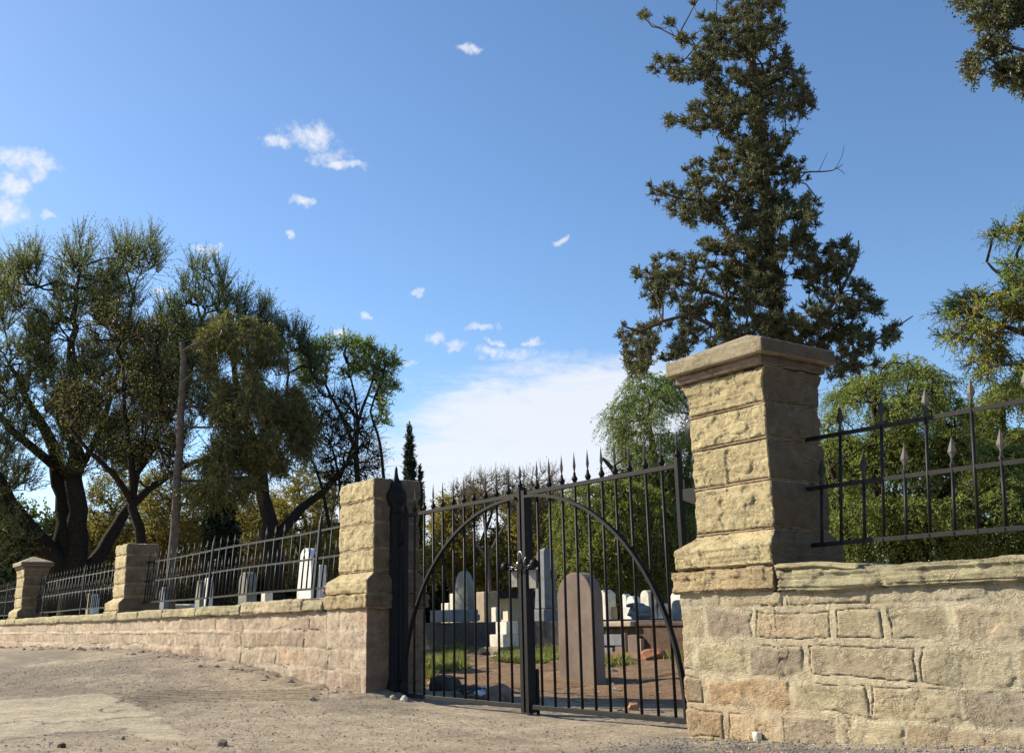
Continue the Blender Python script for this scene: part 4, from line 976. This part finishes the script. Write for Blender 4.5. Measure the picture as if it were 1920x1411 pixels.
# second juniper, branches entering at the top right
TR_('juniper_tree', 'juniper whose drooping branches enter at the top right corner', 12.,
    [([(2120, 1120), (2100, 600), (2080, 200), (2050, -200)], .16, .08, 0), ([(2085, 160), (1980, 110), (1900, 90), (1870, 60)], .04, .01, 0), ([(2075, 0), (1960, 10), (1870, 5), (1820, 5)], .04, .01, 0), ([(1900, 95), (1850, 110), (1830, 130)], .015, .006, 0)],
    [[(1788, 0), (1830, -10), (1920, -20), (1920, 45), (1870, 60), (1830, 40), (1812, 20)], [(1835, 45), (1880, 50), (1890, 90), (1850, 105), (1838, 80)], [(1812, 110), (1835, 100), (1850, 140), (1845, 165), (1815, 140)],
     [(1870, 115), (1925, 100), (1990, 120), (1990, 190), (1920, 178), (1890, 160), (1858, 140)], [(1920, -60), (2100, -60), (2080, 120), (1950, 100)], [(1840, -90), (2000, -120), (2000, -20), (1850, -20)]],
      .6, 620, M_bark_m, L_jun, 11, .12, 11, .040, .018, 2, up=.1, spread=1.1, twr=.003, rmin=.005, pw=.34, fold=.75)
# big thorn tree on the left
TR_('thorn_tree', 'massive dark many limbed thorn tree at the far left behind the wall', 44.,
    [([(140, 1112), (128, 1030), (118, 930), (100, 840), (60, 760), (20, 690)], .55, .07, 1), ([(150, 1100), (148, 980), (138, 880), (140, 760), (135, 620), (150, 500)], .46, .04, -1),
     ([(150, 1095), (205, 1010), (245, 950), (320, 890), (400, 850)], .34, .06, 1), ([(120, 1070), (60, 990), (10, 910), (-40, 840)], .40, .10, -1.5), ([(142, 900), (190, 800), (225, 680), (250, 560)], .16, .04, 1.5), ([(110, 880), (40, 820), (0, 780), (-60, 700)], .2, .06, 0),
     ([(135, 1080), (70, 1030), (0, 1000)], .25, .12, 0)],
    [[(-90, 620), (-40, 560), (0, 520), (30, 490), (70, 500), (75, 560), (100, 600), (100, 700), (60, 760), (-90, 780)], [(25, 490), (55, 465), (75, 480), (70, 520), (40, 520)], [(110, 500), (125, 450), (150, 435), (185, 470), (190, 560), (180, 640), (110, 640), (95, 560)], [(205, 480), (230, 450), (262, 480), (285, 440), (300, 500), (310, 560), (260, 640), (200, 640), (195, 540)],
     [(60, 620), (260, 620), (320, 640), (330, 760), (260, 820), (120, 830), (40, 800)], [(-90, 760), (60, 760), (80, 860), (40, 960), (-90, 1000)], [(200, 780), (330, 760), (340, 850), (250, 880), (180, 860)], [(150, 560), (200, 540), (230, 600), (180, 640)], [(250, 570), (330, 590), (400, 650), (400, 760), (330, 850), (250, 800)], [(100, 820), (230, 800), (300, 860), (230, 900), (120, 900)], [(-90, 980), (40, 940), (110, 960), (60, 1040), (-90, 1060)]],
    4., 2400, M_bark_d, L_thorn, 6, 1.08, 15, .115, .030, 3, up=1.0, spread=.6, gap=.44, gs=.030, twr=.009, rmin=.013, pw=.36)
TR_('feathery_tree', 'feathery upright tree behind the topped trunk, left of centre', 38.,
    [([(518, 1112), (508, 1010), (495, 930), (480, 840), (450, 740), (430, 640)], .34, .06, 0), ([(515, 1010), (565, 955), (620, 905), (680, 830)], .22, .05, 2), ([(490, 900), (530, 800), (540, 700)], .12, .04, -1), ([(470, 820), (410, 720), (380, 600)], .12, .03, 1)],
    [[(338, 560), (345, 505), (385, 495), (420, 498), (430, 560), (420, 640), (345, 640)], [(430, 560), (470, 545), (475, 600), (440, 640)], [(480, 590), (498, 560), (520, 600), (570, 630), (590, 700), (560, 760), (480, 740)], [(330, 600), (480, 600), (500, 760), (420, 820), (330, 760)], [(560, 640), (600, 690), (600, 800), (570, 860), (540, 800)], [(300, 580), (350, 560), (350, 700), (300, 700)]],
    2.5, 900, M_bark_d, L_feather, 5, .85, 11, .11, .028, 4, up=1.1, spread=.5, gap=.40, gs=.025, twr=.009, rmin=.012, pw=.36)
TR_('bare_twigged_tree', 'thin brown leaved twiggy tree between the capless pier and topped trunk', 26.,
    [([(262, 1130), (266, 1030), (250, 950), (247, 880), (235, 780), (230, 680)], .16, .03, 0), ([(250, 945), (215, 890), (170, 850), (130, 800)], .09, .03, -.8), ([(247, 900), (290, 830), (300, 740), (290, 650)], .08, .03, .8), ([(252, 930), (262, 870), (275, 800)], .06, .02, 0)],
    [[(160, 600), (210, 575), (240, 640), (180, 700)], [(230, 600), (300, 590), (330, 660), (270, 700), (240, 680)], [(110, 740), (190, 680), (330, 690), (330, 780), (290, 860), (200, 850), (140, 820)], [(290, 780), (345, 760), (330, 900), (290, 880)]],
    2.2, 560, M_bark_d, L_brown, 5, .60, 7, .075, .030, 5, up=.35, spread=1., gap=.42, gs=.035, twr=.006, rmin=.009, leaf_keep=.42, jit=.6)
# topped trunk with the dark conifer foliage
TR_('topped_conifer', 'bare topped grey trunk with dark conifer boughs on its right side', 24.,
    [([(318, 1150), (327, 1000), (332, 900), (338, 780), (343, 700), (344, 642)], .115, .065, 0), ([(342, 658), (358, 648), (378, 640)], .032, .022, -.5), ([(340, 718), (354, 706), (366, 694)], .03, .018, -.5), ([(330, 832), (315, 828), (300, 820), (297, 770)], .02, .008, 0),
     ([(336, 870), (390, 862), (440, 845), (470, 820)], .03, .012, .5), ([(337, 760), (400, 760), (470, 740), (540, 730)], .04, .012, 1.), ([(372, 640), (430, 625), (500, 640)], .03, .012, .8), ([(334, 900), (430, 900), (510, 880), (560, 850)], .04, .01, 1.2), ([(338, 800), (420, 800), (500, 790)], .03, .01, 1.)],
    [[(385, 620), (420, 592), (470, 600), (520, 630), (548, 650), (520, 665), (430, 650), (370, 650)], [(385, 665), (430, 650), (540, 680), (570, 750), (585, 820), (580, 860), (520, 890), (450, 880), (400, 860), (385, 800)], [(372, 860), (420, 850), (500, 890), (470, 930), (440, 950), (395, 940), (352, 930)]],
    1.6, 1350, M_pole, L_conif, 7, .34, 12, .070, .022, 6, up=.0, droop=.35, spread=1., gap=.45, gs=.036, twr=.005, rmin=.006, pw=.36)
TR_('light_green_tree', 'open light green tree with thin dark limbs left of the cypress', 40.,
    [([(668, 1110), (672, 980), (668, 880), (672, 790), (690, 740), (705, 690)], .20, .03, 0), ([(670, 850), (640, 780), (610, 720), (590, 670)], .10, .03, 1), ([(722, 1110), (719, 900), (708, 810), (695, 770), (720, 700)], .10, .03, -1), ([(670, 800), (665, 740), (650, 680)], .07, .02, 0), ([(620, 1000), (600, 900), (570, 820), (590, 760)], .08, .02, 0)],
    [[(552, 665), (590, 638), (640, 632), (690, 640), (700, 660), (748, 668), (745, 700), (700, 715), (620, 705), (570, 700)], [(700, 700), (742, 715), (735, 765), (712, 770), (700, 740)], [(560, 700), (610, 710), (600, 740), (565, 730)], [(700, 770), (730, 780), (725, 800), (705, 790)]],
    1.8, 330, M_bark_d, L_light, 6, .42, 10, .11, .036, 7, up=.3, spread=1., gap=.34, gs=.04, twr=.010, rmin=.014, jit=.5)
TR_('twiggy_shrub_tree', 'bare bluish tangle of twigs below the light green tree', 36.,
    [([(640, 1110), (640, 950), (632, 880), (620, 830)], .12, .03, 0), ([(634, 900), (660, 840), (665, 780)], .06, .02, 0)],
    [[(585, 740), (660, 730), (705, 800), (715, 900), (640, 930), (590, 880)]], 1.8, 330, M_bark_d, L_feather, 6, .65, 5, .08, .03, 8, up=.5, spread=.9, twr=.009, rmin=.012, leaf_keep=.35, jit=.6)
TR_('cypress_tree', 'slim dark pointed cypress rising above the left gate pier', 60.,
    [([(778, 1140), (775, 1000), (772, 860), (768, 790)], .25, .04, 0)], [[(768, 792), (772, 830), (776, 900), (780, 1000), (782, 1090), (762, 1090), (761, 950), (764, 850)], [(784, 870), (787, 900), (790, 950), (790, 1050), (780, 1050)]],
    .7, 1000, M_bark_d, L_cyp, 8, .30, 8, .13, .055, 9, up=1.1, spread=.5, twr=.01, rmin=.012)
TR_('dark_column_tree', 'dark narrow evergreen column behind the middle of the left railing', 42.,
    [([(408, 1140), (408, 1050), (410, 960)], .3, .06, 0)], [[(400, 935), (425, 940), (436, 1000), (440, 1110), (385, 1110), (388, 1000)]], .8, 420, M_bark_d, L_cyp, 7, .35, 7, .15, .075, 10, up=.7, spread=.6, twr=.01, rmin=.012)
# ochre trees
OG = 'ochre trees behind the graves'
oc = [('ochre leaved shrubby tree right of the left railing, below bare limbs', 50., [([(590, 1130), (585, 1030), (570, 970), (560, 920)], .16, .03, 0), ([(587, 1040), (620, 980), (630, 920)], .08, .03, 0)], [[(530, 940), (560, 880), (620, 890), (650, 930), (655, 1060), (600, 1110), (520, 1080)], [(480, 960), (540, 940), (540, 1050), (480, 1080)]], 520, 21),
      ('ochre tree behind the topped trunk and capless pier', 52., [([(300, 1140), (305, 1040), (330, 960), (320, 900)], .22, .04, 0), ([(302, 1050), (280, 980), (285, 920)], .1, .03, 0)], [[(270, 900), (330, 880), (400, 900), (440, 950), (430, 1060), (340, 1080), (262, 1050)]], 520, 22),
      ('ochre tree seen through the left gate leaf', 48., [([(880, 1150), (878, 1060), (860, 1010), (850, 960)], .18, .04, 0), ([(878, 1070), (905, 1010), (925, 950), (930, 915)], .12, .03, 0), ([(842, 1150), (845, 1100), (830, 1040)], .12, .03, 0)], [[(800, 985), (830, 940), (880, 925), (940, 925), (955, 960), (960, 1060), (930, 1100), (860, 1090), (800, 1080)]], 620, 23),
      ('ochre tree with bare upper twigs behind the gate centre', 46., [([(985, 1150), (975, 1060), (965, 980), (970, 920)], .18, .04, 0), ([(977, 1060), (1020, 990), (1040, 930)], .1, .03, 0)], [[(950, 960), (980, 920), (1040, 920), (1075, 960), (1080, 1050), (1030, 1100), (960, 1100)]], 560, 24),
      ('ochre tree behind the large white pointed headstone', 55., [([(470, 1130), (465, 1050), (480, 960)], .18, .04, 0)], [[(440, 940), (520, 930), (540, 1000), (530, 1090), (440, 1090)]], 400, 25),
      ('yellowish tree low behind the thorn tree trunk', 58., [([(215, 1140), (220, 1060), (215, 960)], .2, .04, 0)], [[(165, 900), (250, 880), (300, 960), (280, 1090), (170, 1090)]], 420, 26)]
for lb, ds, lm, pl_, n_, sd_ in oc:
    TR_('ochre_tree', lb, ds, lm, pl_, 2.4, n_, M_bark_m, L_ochre, 7, .62, 7, .14, .06, sd_, up=.35, spread=1., gap=.25, gs=.03, twr=.009, rmin=.012, group=OG, leaf_keep=.75, jit=.5)
TR_('bare_tree', 'leafless twigs reaching above the gate spears', 44., [([(920, 1150), (915, 1040), (905, 960), (900, 905)], .1, .02, 0), ([(916, 1040), (960, 960), (1000, 910)], .07, .02, 0), ([(915, 1050), (870, 980), (850, 930)], .07, .02, 0)],
    [[(840, 930), (870, 895), (940, 890), (1040, 885), (1060, 930), (1000, 960), (880, 960)]], 1.5, 260, M_bark_g, L_ochre, 6, .6, 3, .09, .04, 30, up=.7, spread=.8, twr=.009, rmin=.010, leaf_keep=.25, jit=.6)
# pepper trees
TR_('pepper_tree', 'fresh green drooping pepper tree between gate and capped pier', 30.,
    [([(1270, 1160), (1262, 1060), (1250, 960), (1230, 860), (1215, 780)], .35, .06, 0), ([(1255, 1000), (1190, 940), (1150, 880), (1130, 860)], .14, .04, -1), ([(1250, 960), (1290, 880), (1300, 780)], .14, .04, 1)],
    [[(1160, 740), (1200, 705), (1260, 700), (1310, 720), (1320, 900), (1240, 930), (1180, 900), (1150, 840), (1165, 790)], [(1128, 770), (1165, 750), (1170, 800), (1140, 790)], [(1120, 880), (1180, 880), (1300, 900), (1310, 1060), (1180, 1080), (1110, 1020)]],
    2., 800, M_bark_m, L_pep, 8, .62, 12, .085, .026, 31, up=.3, droop=.9, spread=1., gap=.26, gs=.025, twr=.005, rmin=.009)
TR_('pepper_tree', 'yellow green pepper tree with drooping leaves behind the right gate leaf', 27.,
    [([(1120, 1160), (1125, 1080), (1115, 1020), (1090, 960)], .22, .05, 0), ([(1122, 1070), (1170, 1010), (1200, 960)], .14, .04, 0)],
    [[(1040, 960), (1080, 915), (1160, 900), (1250, 930), (1290, 980), (1290, 1060), (1180, 1090), (1060, 1085)]],
    2., 750, M_bark_m, L_pepy, 8, .55, 11, .08, .028, 32, up=.3, droop=.9, spread=1., gap=.24, gs=.03, twr=.005, rmin=.009)
TR_('pepper_tree', 'large dark green pepper tree behind the near railing panel', 21.,
    [([(1690, 1100), (1680, 1000), (1650, 920), (1640, 800)], .22, .06, 0), ([(1685, 1040), (1600, 960), (1560, 880)], .14, .04, -1), ([(1685, 1030), (1760, 950), (1800, 860)], .14, .04, 1), ([(1700, 1090), (1740, 1020), (1820, 1000), (1880, 960)], .16, .05, 0), ([(1560, 1090), (1590, 1030), (1640, 1000)], .10, .04, 0)],
    [[(1560, 740), (1600, 700), (1640, 690), (1690, 675), (1740, 690), (1790, 720), (1810, 780), (1830, 860), (1700, 860), (1550, 850)], [(1540, 800), (1830, 830), (1930, 850), (1990, 900), (1990, 1030), (1760, 1040), (1640, 1030), (1545, 1040)]],
    2.4, 1500, M_bark_d, L_pepd, 7, .50, 13, .066, .020, 33, up=.45, droop=.7, spread=1., gap=.36, gs=.026, twr=.004, rmin=.008)
TR_('pepper_tree', 'paler pepper tree with yellowing leaves at the right edge', 25.,
    [([(1890, 1100), (1885, 950), (1880, 820), (1880, 740)], .2, .05, 0), ([(1885, 930), (1840, 850), (1820, 800)], .1, .03, 0)],
    [[(1800, 790), (1840, 740), (1900, 720), (1990, 720), (1990, 900), (1820, 900)]], 1.8, 520, M_bark_m, L_pepy, 7, .5, 10, .08, .028, 34, up=.3, droop=.6, spread=1., gap=.3, gs=.03, twr=.005, rmin=.009)
TR_('autumn_tree', 'tree with green and orange leaves at the right edge of the sky', 16.,
    [([(2080, 1130), (2070, 900), (2050, 700), (2010, 600), (1960, 520)], .2, .04, 0), ([(2050, 700), (1960, 640), (1880, 610), (1830, 590)], .07, .02, 0), ([(2020, 620), (1940, 560), (1880, 520), (1850, 490)], .05, .015, .5), ([(2060, 780), (1960, 700), (1900, 680), (1860, 690)], .05, .015, -.5)],
    [[(1860, 440), (1900, 420), (1960, 400), (2060, 400), (2060, 640), (1960, 640), (1880, 600), (1850, 540)], [(1780, 590), (1840, 510), (1880, 540), (1900, 620), (1870, 680), (1830, 650), (1800, 610)], [(1755, 575), (1790, 565), (1800, 600), (1765, 595)], [(1750, 622), (1800, 620), (1840, 650), (1800, 655)], [(1800, 660), (1870, 660), (1960, 660), (2020, 700), (1960, 740), (1850, 720)]],
    1.1, 620, M_bark_m, L_aut, 8, .27, 13, .036, .016, 35, up=.2, droop=.2, spread=1.1, gap=.42, gs=.03, twr=.004, rmin=.006, jit=.5)
# back rows of dark trees so that nothing but foliage meets the horizon
BG = 'dense trees closing the cemetery view'
bk = [(30, 60, 260, 960, 'dark dense tree behind the far capped pier'), (-90, 62, 240, 900, 'dark dense tree beyond the left edge of the wall'), (150, 66, 240, 990, 'dark dense tree behind the thorn tree trunk'), (330, 64, 220, 985, 'dark dense tree behind the topped trunk'), (470, 66, 240, 1000, 'dark dense tree behind the grey arched headstone'), (610, 66, 200, 985, 'dark dense tree behind the left gate pier'),
      (740, 68, 180, 1020, 'dark dense tree under the cypress'), (860, 64, 200, 1030, 'dark dense tree behind the mottled grey headstone'), (1010, 60, 200, 1000, 'dark dense tree behind the obelisk'), (1140, 50, 200, 985, 'dark dense tree behind the grey roofed house'), (1290, 48, 220, 920, 'dark dense tree behind the capped gate pier'), (1480, 40, 260, 850, 'dark dense tree left behind the near railing'), (1680, 40, 260, 860, 'dark dense tree in the middle behind the near railing'), (1880, 40, 280, 840, 'dark dense tree right behind the near railing')]
for i, (px, ds, w, top, lb) in enumerate(bk):
    hw = w*.56; yb = 1158-.022*(px-960)
    P = [(px-hw, yb), (px-hw, top+70), (px-hw*.6, top+15), (px, top), (px+hw*.6, top+20), (px+hw, top+80), (px+hw, yb)]
    TR_('dense_tree', lb, ds, [([(px, yb), (px, (yb+top)/2), (px, top+40)], .3, .06, 0)], [P], 2.5, 430, M_bark_d, L_dark if i % 3 else L_thorn, 8, .9*ds/60, 7, .26*ds/60, .15*ds/60, 50+i, up=.4, spread=1., twr=.01, rmin=.012, group=BG)

# ------------------------------------------------------------------ grass, stones, litter
def grass(label, polys, n, h, seed):
    r = np.random.default_rng(seed); V = []; 
    for P in polys:
        Q = np.array(gpoly(P)); lo, hi = Q.min(0), Q.max(0); c_ = r.uniform(lo, hi, (n*3, 2)); c_ = c_[inpoly(c_[:, 0], c_[:, 1], [tuple(q) for q in Q])]
        c_ = c_[vn(c_[:, 0]*1.6, c_[:, 1]*1.6, 0, seed) > .42][:n]; V.append(c_)
    c_ = np.concatenate(V); z = gz(c_[:, 0], c_[:, 1]); m_ = len(c_); P0 = np.c_[c_, z-.01]
    hh = h*r.uniform(.4, 1.3, m_)[:, None]; d = unit(r.normal(size=(m_, 3))*[.5, .5, .1]+[0, 0, 1]); s_ = unit(np.cross(d, r.normal(size=(m_, 3))))*.008*(1+h*4)
    Vv = np.stack([P0-s_, P0+s_, P0+d*hh*.6+s_*.7, P0+d*hh], 1).reshape(-1, 3)
    o = np_mesh('grass', Vv, np.arange(len(Vv)).reshape(-1, 4), L_grass, None, False, {'lv': np.repeat(r.random(m_), 4)}); return tag(o, label, 'grass', None, 'stuff')
grass('bright green grass growing between the graves behind the gate', [[(790, 1200), (1045, 1196), (1048, 1222), (790, 1222)], [(795, 1235), (870, 1228), (880, 1262), (800, 1275)], [(930, 1225), (1046, 1225), (1046, 1245), (930, 1245)]], 9000, .13, 1)
grass('weedy tufts beside the brick tomb', [[(1125, 1232), (1180, 1232), (1185, 1248), (1125, 1252)], [(1205, 1232), (1290, 1226), (1290, 1240), (1210, 1240)]], 700, .12, 5)
grass('sparse dry weeds along the foot of the walls', [[(480, 1240), (690, 1290), (690, 1306), (470, 1256)], [(1300, 1376), (1900, 1382), (1900, 1394), (1300, 1390)]], 260, .05, 9)
def pebbles(name, label, n, x0, x1, y0, y1, smin, smax, seed, mt, dens=None):
    r = np.random.default_rng(seed); c_ = np.c_[r.uniform(x0, x1, n), r.uniform(y0, y1, n)]
    if dens is not None: c_ = c_[r.random(len(c_)) < dens(c_[:, 0], c_[:, 1])]
    b = np.array([[1, 0, 0], [-1, 0, 0], [0, 1, 0], [0, -1, 0], [0, 0, 1], [0, 0, -1], [.6, .6, .5], [-.6, .6, .5], [.6, -.6, .5], [-.6, -.6, .5]], float)[:6]
    Fb = np.array([[0, 2, 4], [2, 1, 4], [1, 3, 4], [3, 0, 4], [2, 0, 5], [1, 2, 5], [3, 1, 5], [0, 3, 5]])
    m_ = len(c_); s_ = (smin*(smax/smin)**(r.random(m_)**2.5))[:, None, None]; V = b[None]*s_*r.uniform(.5, 1.2, (m_, 6, 3))*[1, 1, .7]
    V = V+np.c_[c_, gz(c_[:, 0], c_[:, 1])+s_[:, 0, 0]*.25][:, None]
    o = np_mesh(name, V.reshape(-1, 3), (Fb[None]+(np.arange(m_)*6)[:, None, None]).reshape(-1, 3), mt, None, False); return tag(o, label, 'gravel', None, 'stuff')
pebbles('gravel', 'loose gravel scattered over the dirt in front of the wall', 26000, -16, -1.5, -3.9, .0, .0025, .012, 3, M_gravel)
pebbles('gravel', 'crumbled stone along the foot of the left wall', 2600, -30, -9.3, -.9, -.02, .01, .055, 4, M_gravel, lambda x, y: np.exp(-(y/.35)**2))
pebbles('gravel', 'grey chippings at the foot of the near right wall', 9000, -5.1, -1.5, -1.6, -.02, .003, .013, 5, M_grey, lambda x, y: np.exp(-(y/.8)**2))
pebbles('gravel', 'pale stones littering the soil behind the gate', 1500, -16, -5, .8, 9, .01, .04, 6, M_tomb)
def rock_at(label, px, py, s_, mt, seed, name='rock', zs=.75):
    p = ground_hit(px, py); return rocklump(name, label, (p[0], p[1], gz(p[0], p[1])+s_*.35*zs), (s_, s_*.8, s_*zs), mt, seed)
rock_at('white broken rock lying at the foot of the near wall', 1420, 1388, .038, M_wrock, 1, zs=1.2)
rock_at('orange brown rock behind the right gate leaf', 1189, 1330, .065, M_orock, 2, zs=1.)
rock_at('dark squarish rock on the ground at the bottom left of centre', 418, 1397, .045, M_rock, 3)
rock_at('dark flat rock near the bottom left corner', 115, 1401, .035, M_bark_m, 4)
rock_at('small pinkish rock left of the dark squarish rock', 230, 1385, .025, M_tomb, 5)
rock_at('reddish rock slab leaning on the left wall foot', 205, 1212, .28, M_orock, 6, zs=.45)
rock_at('pale rock at the foot of the left gate post', 757, 1313, .05, M_wrock, 7)
rock_at('second pale rock under the left gate hinge', 737, 1310, .04, M_tomb, 8)
rock_at('round boulder in the shade behind the left gate leaf', 935, 1312, .17, M_rock, 9, 'boulder', .7)
rock_at('long dark boulder at the left behind the gate leaf', 830, 1300, .26, M_dgrey, 10, 'boulder', .6)
rock_at('orange rock by the weeds behind the left gate leaf', 812, 1285, .10, M_orock, 11)
rock_at('mound of red earth in front of the brick tomb', 1227, 1238, .26, M_red, 12, 'earth_mound', .5)
rock_at('brown stone in the soil near the brown headstone', 1150, 1262, .07, M_rock, 13)
rock_at('dark rock at the edge of the grass behind the left gate leaf', 908, 1228, .14, M_dgrey, 14)
def litter(label, px, py, w, h_, mt, seed):
    p = ground_hit(px, py); r = np.random.default_rng(seed); n_ = 14; a = np.linspace(-1, 1, n_); X, Y = np.meshgrid(a, a, indexing='ij')
    Z = .5*h_*(1+fbm(X*1.6, Y*1.6, 0, 4, seed, .7))*(1-.4*(X**2+Y**2)/2)+.01
    V = np.stack([X*w*(1+.2*fbm(Y*2, X, 0, 2, seed)), Y*w*.7, Z], -1).reshape(-1, 3); o = np_mesh('plastic_litter', V, grid_faces(n_, n_), mt, None, False); o.location = (p[0], p[1], gz(p[0], p[1]))
    sm = o.modifiers.new('thick', 'SOLIDIFY'); sm.thickness = .003
    return tag(o, label, 'litter')
litter('crumpled white plastic bag in the shade behind the gate', 905, 1308, .17, .15, M_plastic, 1)
litter('black plastic bag behind the crumpled white one', 880, 1306, .17, .18, M_blackp, 2)
litter('bright scrap of white litter on the grass near the gate centre', 945, 1234, .22, .09, M_plastic, 3)
print('leaves', NL)
